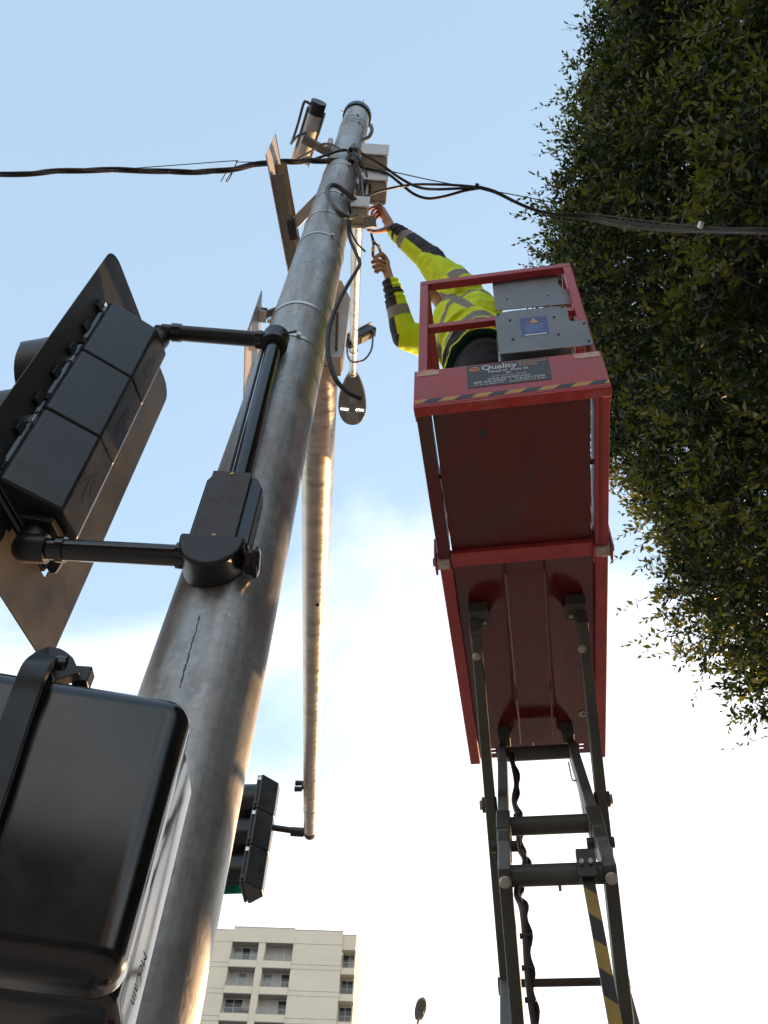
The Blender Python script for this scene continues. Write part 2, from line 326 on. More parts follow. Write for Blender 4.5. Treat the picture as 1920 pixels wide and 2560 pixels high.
# ================================================================== SIGNAL POLE
PX0, PY0 = -0.462, 1.843
def pole_c(z): return V((PX0 + 0.0093 * (z - 1.6), PY0, z))
def pole_r(z): return 0.172 - 0.0118 * (z - 1.6)
POLE = thing('signal_pole', (pole_c(0).x, PY0, 0), 'tall tapered galvanised steel pole carrying the mast arm, signals and cameras', 'pole')
mb = MB(); zs = [0.03, 1.0, 2.0, 3.0, 4.0, 5.0, 6.0, 7.0, 8.0, 8.40]
mb.tube([pole_c(z) for z in zs], [pole_r(z) for z in zs], 64)
SHAFT = mb.build('shaft', GALV, POLE)
MB().box(pole_c(0.0151), (0.52, 0.52, 0.03)).build('base_plate', GALV, POLE, bevel=0.006)
for a in range(4):
    q = V((0.2 * (1 if a % 2 else -1), 0.2 * (1 if a > 1 else -1), 0))
    MB().cyl(pole_c(0.03) + q, pole_c(0.09) + q, 0.02, n=6).build('anchor_bolt', GALV, POLE)
mb = MB().lathe([(0.104, -0.045), (0.1065, -0.03), (0.1065, 0.022), (0.09, 0.05), (0.05, 0.07), (0.006, 0.078)], pole_c(8.41), n=48)
CAP = mb.build('pole_cap', BLACK, POLE)
for a in (20, 110, 200, 290):
    d = V((math.cos(rad(a)), math.sin(rad(a)), 0)); MB().cyl(pole_c(8.385) + d * 0.09, pole_c(8.385) + d * 0.135, 0.004, n=6).build('set_screw', STEEL, CAP)
# stainless bands
for py, hgt, th in ((757, 0.019, 0.003), (838, 0.019, 0.003), (528, 0.010, 0.0025), (582, 0.014, 0.0025), (478, 0.010, 0.0025), (408, 0.008, 0.0025), (372, 0.008, 0.0025), (296, 0.006, 0.0025), (288, 0.006, 0.0025), (302, 0.006, 0.0025)):
    xs = 0.5 * ((860 - .3575 * (py - 296)) + (926 - .1875 * (py - 283)))
    zt = 5.0
    for _ in range(12):
        q = atY(xs, py, PY0 - pole_r(zt)); zt = q.z
    c = pole_c(zt); r = pole_r(zt) + 0.0008
    mb = MB().lathe([(r, -hgt / 2), (r + th, -hgt / 2), (r + th, hgt / 2), (r, hgt / 2)], c, n=64)
    bnd = mb.build('band', STEEL, POLE)
    a = rad(random.choice([-60, -75, 195, -40])); d = V((math.cos(a), math.sin(a), 0))
    MB().box(c + d * (r + th + 0.006), (0.018, 0.012, hgt + 0.006), Matrix.Rotation(a + math.pi / 2, 3, 'Z')).build('band_buckle', STEEL, bnd, bevel=0.002)
# long weld seam
mb = MB(); pts = []
for k in range(30):
    py = 1540 + k * 6.2; px = 500 - (py - 1540) * 0.285 + random.uniform(-2.2, 2.2)
    zt = 3.0
    for _ in range(10):
        c = pole_c(zt); r = pole_r(zt); d = ray(px, py); o = CAM[:2] - np.array(c[:2]); A = d[0]**2 + d[1]**2; B = d[:2] @ o; D = B * B - A * (o @ o - r * r); t = (-B - math.sqrt(max(D, 0))) / A; zt = 1.6 + d[2] * t
    pts.append(V(CAM + d * t) + V((0, -0.0005, 0)))
mb.tube(pts, [0.0009 + 0.0014 * random.random() for _ in pts], 5).build('weld_seam', pmat('weld_dark', (0.10, 0.085, 0.075), 0.7), POLE)
# mast arm
A0 = atY(800, 890, 2.02); A1 = atZ(775, 2082, 5.62)
arm = MB(); K = 24
arm.tube([A0.lerp(A1, k / K) for k in range(K + 1)], [0.088 + (0.057 - 0.088) * (k / K) for k in range(K + 1)], 40)
ARM = arm.build('mast_arm', GALVARM, POLE)
AD = (A1 - A0).normalized()
ac = MB().lathe([(0.062, -0.05), (0.064, -0.01), (0.058, 0.02), (0.040, 0.045), (0.01, 0.058)], A1, AD, 32).build('arm_cap', BLACK, ARM)
MB().cyl(A1 + AD * 0.055, A1 + AD * 0.075, 0.004, n=6).build('cap_screw', STEEL, ARM)
q = A0.lerp(A1, 0.905); MB().lathe([(0.0605, -0.008), (0.063, -0.006), (0.063, 0.006), (0.0605, 0.008)], q, AD, 32).build('arm_band', STEEL, ARM)
q = A0.lerp(A1, 0.36); MB().cyl(q + V((0.02, -0.05, -0.06)), q + V((0.025, -0.065, -0.085)), 0.012, n=10).build('drain_plug', BLACK, ARM)
# flange between pole and arm
fx0, fx1, zl, zh = -0.52, atY(857, 893, 1.995).x, atY(857, 893, 1.995).z, atY(850, 700, 1.995).z
poly = [(fx0, zl), (fx1, zl), (fx1 - 0.01, zh - 0.20), (fx1 - 0.07, zh), (fx0 + 0.06, zh), (fx0, zh - 0.20)]
mb = MB().prism(poly, (0, 1.995, 0), (1, 0, 0), (0, 0, 1), (0, 1, 0), 0.085)
mb.build('arm_flange', ALU, POLE, bevel=0.006)
MB().cyl((fx1 - 0.035, 1.987, zl + 0.06), (fx1 - 0.06, 1.987, zl + 0.42), 0.006, n=8).build('weld_bead', pmat('rust_weld', (0.16, 0.09, 0.05), 0.8), POLE)
MB().box(((fx0 + fx1) / 2, 2.03, zl - 0.016), (fx1 - fx0 - 0.01, 0.10, 0.03)).build('arm_bracket_plate', ALU, POLE, bevel=0.004)
# luminaire arm
U0 = atY(893, 548, 1.93); U1 = atZ(882, 934, 8.05)
lam = MB(); lam.tube([U0.lerp(U1, k / 12) for k in range(13)], [0.036 - 0.006 * k / 12 for k in range(13)], 24); LARM = lam.build('luminaire_arm', GALVARM, POLE)
UD = (U1 - U0).normalized()
MB().cyl(U0.lerp(U1, 0.79), U0.lerp(U1, 0.81), 0.037, n=20).build('arm_collar', STEEL, LARM)
MB().beam(pole_c(U0.z) + V((0.09, 0.0, -0.02)), U0 + UD * 0.03, 0.06, 0.05).build('arm_clamp', GALV, POLE, bevel=0.004)

# ------------------------------------------------------------------ street light on the arm
LH = thing('street_light', U1, 'grey egg-shaped LED street light at the end of the thin upswept arm', 'street light')
a, b, d = basis(UD); dn = V((UD.x, UD.y, UD.z * 0.25)).normalized(); sd_ = V((dn.y, -dn.x, 0)).normalized(); nrm = sd_.cross(dn).normalized()
if nrm.z < 0: nrm = -nrm
tip = atZ(880, 1061, U1.z + 0.02); LLEN = (tip - U1).length; dn = (tip - U1).normalized(); sd_ = dn.cross(V((0, 0, 1))).normalized(); nrm = sd_.cross(dn)
def lum_w(t): return (0.040 + 0.085 * math.sin(min(1, t / 0.62) * math.pi / 2) ** 0.8) * (1 if t < 0.62 else math.sqrt(max(0, 1 - ((t - 0.62) / 0.38) ** 2)) ** 0.85 + 1e-3)
prof = [(t, lum_w(t)) for t in [0, .05, .1, .2, .3, .4, .5, .62, .7, .78, .85, .9, .94, .97, .99, 1.0]]
poly = [(w_, t * LLEN) for t, w_ in prof] + [(-w_, t * LLEN) for t, w_ in prof[::-1]]
MB().prism(poly, U1 - nrm * 0.012, sd_, dn, nrm, 0.03).build('head_rim', ALU, LH, bevel=0.004)
MB().prism([(x * 0.93, y * 0.96 + 0.012) for x, y in poly], U1 - nrm * 0.020, sd_, dn, nrm, 0.008).build('underside_plate', pmat('lamp_grey', (0.21, 0.21, 0.19), 0.5), LH, bevel=0.002)
MB().prism([(x * 0.75, y * 0.9 + 0.03) for x, y in poly], U1 + nrm * 0.018, sd_, dn, nrm, 0.05).build('top_housing', ALU, LH, bevel=0.012)
for k in range(6):
    c = U1 + dn * (LLEN * 0.67) + sd_ * ((-0.092, -0.068, -0.044, 0.044, 0.068, 0.092)[k]) - nrm * 0.021
    MB().box(c, (0.017, 0.013, 0.004), Matrix((sd_, dn, nrm)).transposed()).build('led', LEDON, LH)
MB().prism(rrect(-0.055, 0.055, LLEN * 0.71, LLEN * 0.95, 0.012), U1 - nrm * 0.025, sd_, dn, nrm, 0.005).build('lens_plate', pmat('lamp_lens', (0.30, 0.29, 0.26), 0.35), LH, bevel=0.002)
MB().prism(rrect(-0.03, 0.03, LLEN * 0.42, LLEN * 0.54, 0.004), U1 - nrm * 0.0222, sd_, dn, nrm, 0.002).build('rating_label', pmat('lamp_label', (0.34, 0.34, 0.32), 0.5), LH)
for k, sx_ in enumerate((-1, 1)): MB().cyl(U1 + sd_ * 0.024 * sx_ - nrm * 0.022, U1 + sd_ * 0.024 * sx_ - nrm * 0.012, 0.008, n=8).build('clamp_bolt', STEEL, LH)
MB().cyl(U1 - UD * 0.03, U1 + UD * 0.05, 0.036, n=20).build('slipfitter', ALU, LH)

# ------------------------------------------------------------------ traffic signal heads
def signal_head(name, label, base, z0, z1, fdeg, backplate, lit, k=1.0):
    f = V((math.cos(rad(fdeg)), math.sin(rad(fdeg)), 0)); s = V((f.y, -f.x, 0)); zz = V((0, 0, 1)); b0 = V(base)
    root = thing(name, b0 + zz * z0, label, 'traffic signal')
    h = (z1 - z0) / 3; lenses = (GRNOFF, AMBLENS, REDLENS)
    for i in range(3):
        o = b0 + zz * (z0 + i * h + 0.0025)
        plan = [(-0.055 * k, 0), (0.055 * k, 0), (0.185 * k, 0.125 * k), (0.185 * k, 0.15 * k), (-0.185 * k, 0.15 * k), (-0.185 * k, 0.125 * k)]
        sec = MB().prism(plan, o, s, f, zz, h - 0.005).build('housing_section', HOUSING, root, bevel=0.009 * k, seg=3)
        cz = b0 + zz * (z0 + (i + 0.5) * h)
        MB().box(cz + f * 0.168 * k, (0.345 * k, 0.026 * k, h - 0.008), Matrix((s, f, zz)).transposed()).build('door', BLACK, sec, bevel=0.006)
        lm = GREENLENS if (lit == i) else lenses[i]
        MB().lathe([(0.150 * k, 0), (0.148 * k, 0.008), (0.11 * k, 0.022), (0.05 * k, 0.03), (0.004, 0.032)], cz + f * 0.176 * k, f, 32).build('lens', lm, sec)
        # tunnel visor, open underneath
        mb = MB(); n = 28; L = 0.33 * k; R = 0.156 * k
        for t0, t1, q0 in ((0, 1, 0),):
            vs = []
            for rr in (R, R - 0.004):
                for j in range(n + 1):
                    a = rad(-120 + 300 * j / n) - rad(30)
                    a = rad(-62) + rad(304) * j / n
                    dv = s * math.cos(a) + zz * math.sin(a)
                    Lj = L * (0.80 + 0.20 * max(0, math.sin(a)))
                    vs += [cz + f * 0.18 * k + dv * rr, cz + f * (0.18 * k + Lj) + dv * rr - zz * 0.018 * k]
            m_ = 2 * (n + 1); fs = []
            for j in range(n):
                fs += [(2 * j, 2 * j + 1, 2 * j + 3, 2 * j + 2), (m_ + 2 * j, m_ + 2 * j + 2, m_ + 2 * j + 3, m_ + 2 * j + 1), (2 * j + 1, m_ + 2 * j + 1, m_ + 2 * j + 3, 2 * j + 3)]
            fs += [(0, m_, m_ + 1, 1), (2 * n, 2 * n + 1, m_ + 2 * n + 1, m_ + 2 * n)]
            mb.add(vs, fs, 0, True)
        mb.build('visor', BLACK, sec, angle=40)
        for sg in (-1, 1):
            for q in (-0.12, 0.12):
                MB().box(cz + s * 0.188 * sg * k + f * 0.155 * k + zz * q * k, (0.010, 0.03, 0.035), Matrix((s, f, zz)).transposed()).build('hinge_clip', STEEL if q > 0 else BLACK, sec, bevel=0.002)
        if backplate:
            text('McCain', 0.052, cz - f * 0.0006 + s * 0.006, zz * -1, s, pmat('embossed_grey', (0.035, 0.035, 0.036), 0.3), sec, 'raised_lettering', width=0.15, extrude=0.002, shear=0.25)
            MB().cyl(cz + zz * (h / 2) - s * 0.0, cz + zz * (h / 2) - f * 0.004, 0.007, n=10).build('knockout', BLACK, sec)
    return root, f, s, zz
NEAR_B = V((-0.902, 1.662, 0)); NZ0, NZ1 = 3.45, 4.55
near, f, s, zz = signal_head('traffic_signal', 'large black traffic signal with backplate seen from behind, bracketed to the pole', NEAR_B, NZ0, NZ1, 167, True, None)
ob = rrect(-0.30, 0.365, 3.24, 4.80, 0.075, 7); ib = rrect(-0.187, 0.187, NZ0 - 0.01, NZ1 + 0.01, 0.012, 7)
MB().ring(ob, ib, NEAR_B + f * 0.158, s, zz, f, 0.004).build('backplate', PLATEB, near)
for i in range(7):
    z_ = NZ0 + 0.07 + i * 0.16
    MB().box(NEAR_B + f * 0.151 - s * 0.207 + zz * z_, (0.03, 0.012, 0.05), Matrix((s, f, zz)).transposed()).build('backplate_clip', BLACK, near, bevel=0.002)
# brackets
TB = atY(480, 1388, 1.655)
lowz = TB.z
# terminal compartment
TC = thing('terminal_compartment', (-0.468, 1.60, 3.2), 'brown-covered black terminal box strapped to the pole below the black pipe', 'junction box')
tx0, tx1 = -0.535, -0.408; tzb, tzt = 3.375, 3.69
body = MB(); prof = [(tx0 - 0.012, tzb + 0.005), (tx0 - 0.012, tzt - 0.03), (tx0, tzt), (tx1 + 0.012, tzt), (tx1 + 0.035, tzt - 0.05), (tx1 + 0.035, tzb + 0.005)]
body.prism(prof, (0, 1.628, 0), (1, 0, 0), (0, 0, 1), (0, 1, 0), 0.075); body.build('case', BLACKG, TC, bevel=0.008, seg=3)
arc = [(-0.472 + 0.092 * math.cos(rad(a)), tzb + 0.012 + 0.125 * math.sin(rad(a))) for a in np.linspace(180, 360, 15)]
MB().prism(arc, (0, 1.602, 0), (1, 0, 0), (0, 0, 1), (0, 1, 0), 0.115).build('rounded_foot', BLACK, TC, bevel=0.012, seg=3)
cov = MB().box(((tx0 + tx1) / 2, 1.620, (tzb + tzt) / 2 + 0.004), (tx1 - tx0 - 0.008, 0.012, tzt - tzb - 0.006)).build('cover_plate', BROWN, TC, bevel=0.003)
EMB = pmat('embossed_brown', (0.085, 0.064, 0.052), 0.4)
text('AE', 0.05, (-0.500, 1.6138, 3.555), (1, 0, 0), (0, 0, 1), EMB, cov, 'raised_logo', width=0.050, extrude=0.001, shear=0.35)
for i, ln in enumerate(('McCAIN', 'TRAFFIC', 'SUPPLY')):
    text(ln, 0.015, (-0.446, 1.6138, 3.572 - i * 0.0165), (1, 0, 0), (0, 0, 1), EMB, cov, 'raised_lettering', width=0.040, extrude=0.001)
for z_ in (tzb + 0.018, tzt - 0.012):
    MB().lathe([(0.006, 0), (0.006, 0.002), (0.002, 0.004)], (-0.4715, 1.6138, z_), (0, -1, 0), 12).build('cover_screw', pmat('brass', (0.45, 0.33, 0.14), 0.35, 0.8), cov)
MB().lathe([(0.038, 0), (0.038, 0.02), (0.046, 0.022), (0.046, 0.035), (0.03, 0.04)], (tx1 + 0.033, 1.662, 3.345), (1, 0, 0), 6).build('hex_plug', BLACKG, TC, bevel=0.002)
MB().beam((-0.47, 1.70, 3.40), (-0.47, 1.70, 3.62), 0.10, 0.05, (1, 0, 0)).build('pole_saddle', BLACK, TC, bevel=0.006)
# lower and upper bracket tubes belong to the signal
L1 = V((tx0 - 0.005, 1.662, 3.352)); L0 = V((NEAR_B.x - 0.055, 1.672, 3.352))
MB().cyl(L0, L1, 0.031, n=28).build('lower_bracket_tube', BLACKG, near)
MB().cyl(L0.lerp(L1, 0.12), L0.lerp(L1, 0.17), 0.037, n=28).build('tube_collar', BLACKG, near)
MB().cyl(L1 - V((0.03, 0, 0)), L1 + V((0.012, 0, 0)), 0.038, n=28).build('tube_collar', BLACKG, near)
c0 = NEAR_B + f * 0.09
MB().tube(spline([L0 + V((0.02, 0, 0)), L0 - V((0.03, 0, 0)), V((c0.x - 0.01, c0.y, 3.37)), V((c0.x, c0.y, 3.46))], 6), 0.042, 18).build('bottom_elbow', BLACK, near)
MB().prism([(-0.04, 0.03), (0.04, 0.03), (0.08, 0.12), (-0.08, 0.12)], NEAR_B + zz * (NZ0 - 0.03), s, f, zz, 0.03).build('bottom_plate', BLACK, near, bevel=0.006)
T1 = atY(688, 852, 1.655); T0 = V((NEAR_B.x - 0.02, 1.668, T1.z + 0.035))
MB().cyl(T0, T1, 0.031, n=28).build('upper_bracket_tube', BLACK, near)
MB().cyl(T0 + V((0.04, 0, 0)), T0 + V((0.075, 0, 0)), 0.037, n=28).build('tube_collar', BLACKG, near)
MB().cyl(T1 - V((0.075, 0, 0)), T1 - V((0.05, 0, 0)), 0.037, n=28).build('tube_collar', BLACKG, near)
MB().cyl(V((T0.x + 0.005, T0.y, T0.z)), V((c0.x + 0.06, c0.y, 4.60)), 0.04, n=20).build('top_elbow', BLACK, near)
MB().cyl(V((c0.x + 0.06, c0.y, 4.60)), V((c0.x + 0.05, c0.y, 4.54)), 0.044, n=20).build('top_hub', BLACK, near)
TEE = MB().lathe([(0.030, -0.045), (0.052, -0.04), (0.052, 0.035), (0.035, 0.05)], T1, (0, 0, 1), 28).build('bracket_tee', BLACK, near)
MB().cyl(T1 + V((0.03, -0.035, -0.005)), T1 + V((0.085, -0.05, -0.005)), 0.005, n=8).build('tee_set_screw', BLACK, TEE)
MB().beam(T1 + V((0, 0.0, 0)), T1 + V((0.0, 0.075, 0)), 0.06, 0.05).build('tee_saddle', BLACK, near, bevel=0.005)
# vertical pipe
PT = V((T1.x, T1.y, T1.z - 0.04)); PB = V((-0.455, 1.662, 3.685))
pipe = tag(MB().cyl(PB, PT, 0.030, n=32).build('conduit_pipe', BLACKG, loc=PB), 'glossy black vertical pipe between terminal box and upper signal bracket', 'pipe')
MB().cyl(PB + V((-0.042, 0.02, 0)), PT + V((-0.042, 0.02, 0)), 0.0045, n=8).build('earth_wire', CABLE, pipe)

# far head on the arm end
FH = A1 + AD * -0.02
hp = atY(699, 2064, A1.y - 0.02)
q0 = atY(672, 1966, A1.y + 0.02); q1 = atY(650, 2246, A1.y + 0.02)
far, ff, fs, _ = signal_head('traffic_signal', 'traffic signal showing green, hung at the far end of the mast arm', (q0.x + 0.10, A1.y + 0.0, 0), q1.z + 0.03, q0.z, 176, False, 0, 1.0)
cf = V(((q0.x + 0.0), A1.y, hp.z))
MB().cyl(cf - V((0.05, 0, 0)), V((A1.x - 0.03, A1.y, A1.z)), 0.027, n=18).build('mounting_tube', BLACK, far)
MB().cyl(V((A1.x - 0.17, A1.y, A1.z)), V((A1.x - 0.055, A1.y, A1.z)), 0.040, n=18).build('elevator_clamp', BLACK, far)
# emergency vehicle detector on the arm
qd = A0.lerp(A1, 0.845)
DET = thing('signal_detector', qd + V((-0.06, 0, 0.05)), 'small black twin-eyed detector on the side of the mast arm', 'detector')
MB().box(qd + V((-0.05, 0, 0.045)), (0.06, 0.06, 0.05)).build('body', BLACK, DET, bevel=0.006)
for k in (0, 1): MB().lathe([(0.02, 0), (0.022, 0.06), (0.019, 0.06), (0.017, 0.005)], qd + V((-0.075, 0.0, 0.065 - k * 0.055)), (-1, 0.1, 0), 14).build('eye_tube', BLACK, DET)

# ================================================================== PEDESTRIAN SIGNAL (close, lower left)
YP = 1.22
pt, pb = atY(478, 1742, YP), atY(312, 2446, YP)
PHI = rad(189)                                    # direction of the back face, running left and a little towards us
e1 = V((math.cos(PHI), math.sin(PHI), 0)); nout = V((-e1.y, e1.x, 0))
if nout.y > 0: nout = -nout                        # towards the viewer
PW, PH = 0.47, pt.z - pb.z + 0.012
corner = V((pt.x + 0.008, pt.y, pb.z - 0.006))
PS = thing('pedestrian_signal', corner + e1 * PW / 2 - nout * 0.1, 'big glossy black rounded pedestrian signal housing close at lower left', 'pedestrian signal')
Mx = Matrix((e1, V((0, 0, 1)), -nout)).transposed()
cc = corner + e1 * PW / 2 + V((0, 0, PH / 2))
MB().box(cc - nout * 0.055, (PW, PH, 0.11), Mx).build('back_shell', BLACKG, PS, bevel=0.045, seg=6)
fl_ = MB(); vs = []
for d_, gx, gz in ((0.10, 0.0, 0.0), (0.135, 0.012, 0.02), (0.235, 0.034, 0.045)):
    for sx_, sz_ in ((-1, -1), (1, -1), (1, 1), (-1, 1)): vs.append(cc - nout * d_ + e1 * sx_ * (PW / 2 + gx - 0.012) + V((0, 0, sz_ * (PH / 2 + gz - 0.012) - (0.075 if (sz_ > 0 and d_ > 0.2) else (0.03 if sz_ > 0 and d_ > 0.12 else 0.0)))))
fl_.add(vs, [(4 * i + k, 4 * i + (k + 1) % 4, 4 * i + 4 + (k + 1) % 4, 4 * i + 4 + k) for i in (0, 1) for k in range(4)] + [(0, 1, 2, 3), (8, 9, 10, 11)])
fl_.build('front_case', pmat('ped_front', (0.016, 0.016, 0.016), 0.10, coat=0.5, rvar=0.03), PS, bevel=0.02, seg=4)
text('McCain', 0.03, cc - e1 * (PW / 2 + 0.0124) - nout * 0.185 + V((0, 0, -PH / 2 + 0.08)), (0, 0, -1), -nout, pmat('embossed_gloss', (0.018, 0.018, 0.018), 0.2), PS, 'raised_lettering', width=0.075, extrude=0.001, shear=0.2)
MB().box(cc - nout * 0.24, (PW - 0.04, PH - 0.02, 0.02), Mx).build('display_panel', BLACK, PS, bevel=0.005)
# curved mounting strap over the top left
st = []
for px, py in ((168, 1700), (150, 1662), (118, 1647), (92, 1668), (62, 1740), (30, 1830), (-10, 1950), (-60, 2090)):
    st.append((px, py))
pl = cc + nout * 0.03
def on_plane(px, py, p, n):
    d = V(ray(px, py)); t = (p - V(CAM)).dot(n) / d.dot(n); return V(CAM) + d * t
pts = spline([on_plane(px, py, pl - nout * (0.06 if k < 3 else 0.0), nout) for k, (px, py) in enumerate(st)], 5)
mb = MB(); vs = []
for i, p in enumerate(pts):
    t = (pts[min(i + 1, len(pts) - 1)] - pts[max(i - 1, 0)]).normalized(); o = t.cross(nout).normalized()
    for a_, b_ in ((0.024, -0.010), (0.024, 0.010), (-0.024, 0.010), (-0.024, -0.010)): vs.append(p + o * a_ * 0.9 + nout * b_)
n_ = len(pts)
mb.add(vs, [(4 * i + k, 4 * i + (k + 1) % 4, 4 * i + 4 + (k + 1) % 4, 4 * i + 4 + k) for i in range(n_ - 1) for k in range(4)] + [(0, 1, 2, 3), (4 * n_ - 1, 4 * n_ - 2, 4 * n_ - 3, 4 * n_ - 4)])
mb.build('mounting_strap', BLACK, PS, bevel=0.004)
q = on_plane(160, 1675, pl - nout * 0.07, nout)
MB().lathe([(0.026, -0.03), (0.028, 0), (0.024, 0.012), (0.006, 0.016)], q, (1, -0.2, 0.1), 24).build('strap_hub', BLACKG, PS)
MB().box(q + V((0.03, 0.02, 0.0)), (0.03, 0.03, 0.035)).build('hub_tab', BLACK, PS, bevel=0.003)
q = on_plane(205, 1686, cc - nout * 0.09, nout)
MB().lathe([(0.016, -0.012), (0.017, 0.0), (0.010, 0.012), (0.003, 0.014)], V((q.x, q.y, cc.z + PH / 2 + 0.008)), (0, 0, 1), 6).build('top_bolt', BROWN, PS)
# arm that ties the housing to the pole
MB().cyl(cc - nout * 0.2 + V((0, 0, 0.05)), pole_c(cc.z + 0.05) + V((-0.05, -0.1, 0)), 0.03, n=16).build('pole_arm', BLACK, PS)

# ================================================================== THINGS STRAPPED TO THE POLE
# camera at the top, seen from below
CM = thing('traffic_camera', atZ(765, 345, 7.42), 'weathered long-bodied camera on a short arm near the pole top', 'camera')
n0, n1_ = atZ(795, 262, 7.50), atZ(748, 415, 7.50)
dirc = (n1_ - n0).normalized(); sc_ = V((dirc.y, -dirc.x, 0))
Mc = Matrix((sc_, dirc, V((0, 0, 1)))).transposed()
ln = (n1_ - n0).length
MB().box(n0 + dirc * (ln * 0.56) + V((0, 0, 0.075)), (0.128, ln * 0.88, 0.010), Mc).box(n0 + dirc * (ln * 0.56) + sc_ * 0.061 + V((0, 0, 0.05)), (0.006, ln * 0.88, 0.05), Mc).box(n0 + dirc * (ln * 0.56) - sc_ * 0.061 + V((0, 0, 0.05)), (0.006, ln * 0.88, 0.05), Mc).build('sunshield', LITEBOX, CM, bevel=0.002)
MB().cyl(n0 + V((0, 0, 0.035)), n0 + dirc * ln * 0.80 + V((0, 0, 0.035)), 0.048, n=20).build('camera_body', WHITEP, CM)
MB().cyl(n0 - dirc * 0.01 + V((0, 0, 0.035)), n0 + dirc * ln * 0.17 + V((0, 0, 0.035)), 0.051, n=20).build('rear_cap', BLACK, CM)
MB().box(n0 + dirc * ln * 0.34 + sc_ * 0.012 + V((0, 0, -0.014)), (0.035, 0.06, 0.006), Mc).build('label_plate', LITEBOX, CM, bevel=0.001)
p_, q_ = pole_c(7.42) + V((-0.08, -0.02, 0)), atZ(757, 346, 7.42)
MB().beam(p_, q_, 0.05, 0.045, (0, 1, 0)).build('arm', ALUD, CM, bevel=0.004)
MB().box(p_ + V((-0.03, -0.045, 0.06)), (0.03, 0.05, 0.14)).build('pole_bracket', LITEBOX, CM, bevel=0.003)
cpts = [atZ(p[0], p[1], p[2]) for p in ((782, 265, 7.52), (765, 254, 7.52), (758, 262, 7.5), (745, 310, 7.46), (732, 350, 7.43), (728, 359, 7.42), (735, 350, 7.40), (748, 338, 7.40), (766, 332, 7.40))]
MB().tube(spline(cpts, 5), 0.009, 8).build('camera_lead', pmat('lead_blue', (0.06, 0.075, 0.12), 0.45), CM)

# sign blade up left with two channels, edge-on
SX = -0.80
def yz(px, py): return atX(px, py, SX)
a0, a1 = atY(664, 387, 1.60), atY(687, 334, 1.60)
SG = thing('sign_panel', a0, 'pale sheet sign seen edge-on with twin channels, upper left of the pole', 'sign')
far_ = atZ(722, 690, a0.z)
dl = (far_ - a0).normalized(); Lg = (far_ - a0).length; nx = V((dl.y, -dl.x, 0))
ht = a1.z - a0.z
MB().prism([(0, 0), (Lg, 0), (Lg, ht), (0, ht)], a0 - nx * 0.002, dl, (0, 0, 1), nx, 0.004).build('sheet', WHITESHEET, SG)
for zo, wd in ((0.02, 0.075), (0.20, 0.07)):
    MB().prism([(0, 0), (wd, 0), (wd, 0.006), (0.006, 0.006), (0.006, 0.05), (0, 0.05)], a0 + dl * 0.12 + nx * 0.003 + V((0, 0, zo)), nx, (0, 0, 1), dl, Lg - 0.10).build('channel', ALUD, SG, bevel=0.001)
bq = atZ(752, 560, a0.z + 0.06)
MB().beam(a0 + dl * (Lg * 0.60) + V((0.06, 0, 0.06)), pole_c(a0.z + 0.06) + V((-0.09, 0.0, 0)), 0.06, 0.025, (0, 1, 0)).build('mounting_bracket', ALU, SG, bevel=0.003)
MB().box(a0 + dl * (Lg * 0.62) + nx * 0.07 + V((0, 0, 0.05)), (0.05, 0.12, 0.07), Matrix((nx, dl, V((0, 0, 1)))).transposed()).build('clamp', BLACK, SG, bevel=0.003)
# lower sign behind the bracket
b0, b1 = atY(612, 842, 1.76), atY(663, 721, 1.76)
S2 = thing('sign_panel', b0, 'bare aluminium sign back seen edge-on, left of the upper signal bracket', 'sign')
dl2 = (atZ(608, 990, b0.z) - b0).normalized(); n2x = V((dl2.y, -dl2.x, 0)); h2 = b1.z - b0.z
MB().prism(rrect(0, 0.62, 0, h2, 0.03, 4), b0, dl2, (0, 0, 1), n2x, 0.003).build('sheet', ALU, S2)
for zo in (0.10, h2 - 0.10):
    MB().prism([(0, 0), (0.035, 0), (0.035, 0.004), (0.004, 0.004), (0.004, 0.03), (0.035, 0.03), (0.035, 0.034), (0, 0.034)], b0 + dl2 * 0.06 + n2x * 0.004 + V((0, 0, zo)), n2x, (0, 0, 1), dl2, 0.06).build('strap_bracket', STEEL, S2)
    MB().beam(b0 + dl2 * 0.09 + n2x * 0.03 + V((0, 0, zo + 0.017)), pole_c(b0.z + zo) + V((-0.10, -0.03, 0.017)), 0.03, 0.02).build('stand_off', ALUD, S2, bevel=0.002)

# enclosures on the right of the pole
def enclosure(name, label, px0, px1, pyb, pyf, z, h, matl, cat='junction box', left=None, dark=None):
    c0 = atZ(px0, pyb, z); c1 = atZ(px1, pyb, z); c2 = atZ(px1, pyf, z)
    x0 = left if left is not None else c0.x; x1 = c1.x; y0 = (c0.y + c1.y) / 2; y1 = c2.y
    r = thing(name, ((x0 + x1) / 2, (y0 + y1) / 2, z), label, cat)
    MB().box(((x0 + x1) / 2, (y0 + y1) / 2 + 0.004, z + h / 2), (x1 - x0 - 0.006, y1 - y0 - 0.008, h)).build('case', matl, r, bevel=0.004)
    MB().box(((x0 + x1) / 2, y0 - 0.004, z + h / 2), (x1 - x0 + 0.004, 0.010, h + 0.006)).build('door', LITEBOX, r, bevel=0.003)
    MB().box(((x0 + x1) / 2, y1 - 0.008, z - 0.006), (x1 - x0 - 0.02, 0.018, 0.012)).build('back_flange', matl, r, bevel=0.002)
    return r, x0, x1, y0, y1
r, x0, x1, y0, y1 = enclosure('equipment_box', 'upper of two dark grey equipment boxes right of the pole top', 902, 970, 388, 436, 7.22, 0.20, GREYBOX)
MB().box((x0 - 0.03, (y0 + y1) / 2 + 0.02, 7.30), (0.10, 0.05, 0.10)).build('pole_bracket', ALUD, r, bevel=0.003)
r, x0, x1, y0, y1 = enclosure('equipment_box', 'lower of two dark grey equipment boxes right of the pole top, above the hand', 905, 969, 452, 512, 6.90, 0.17, GREYBOX)
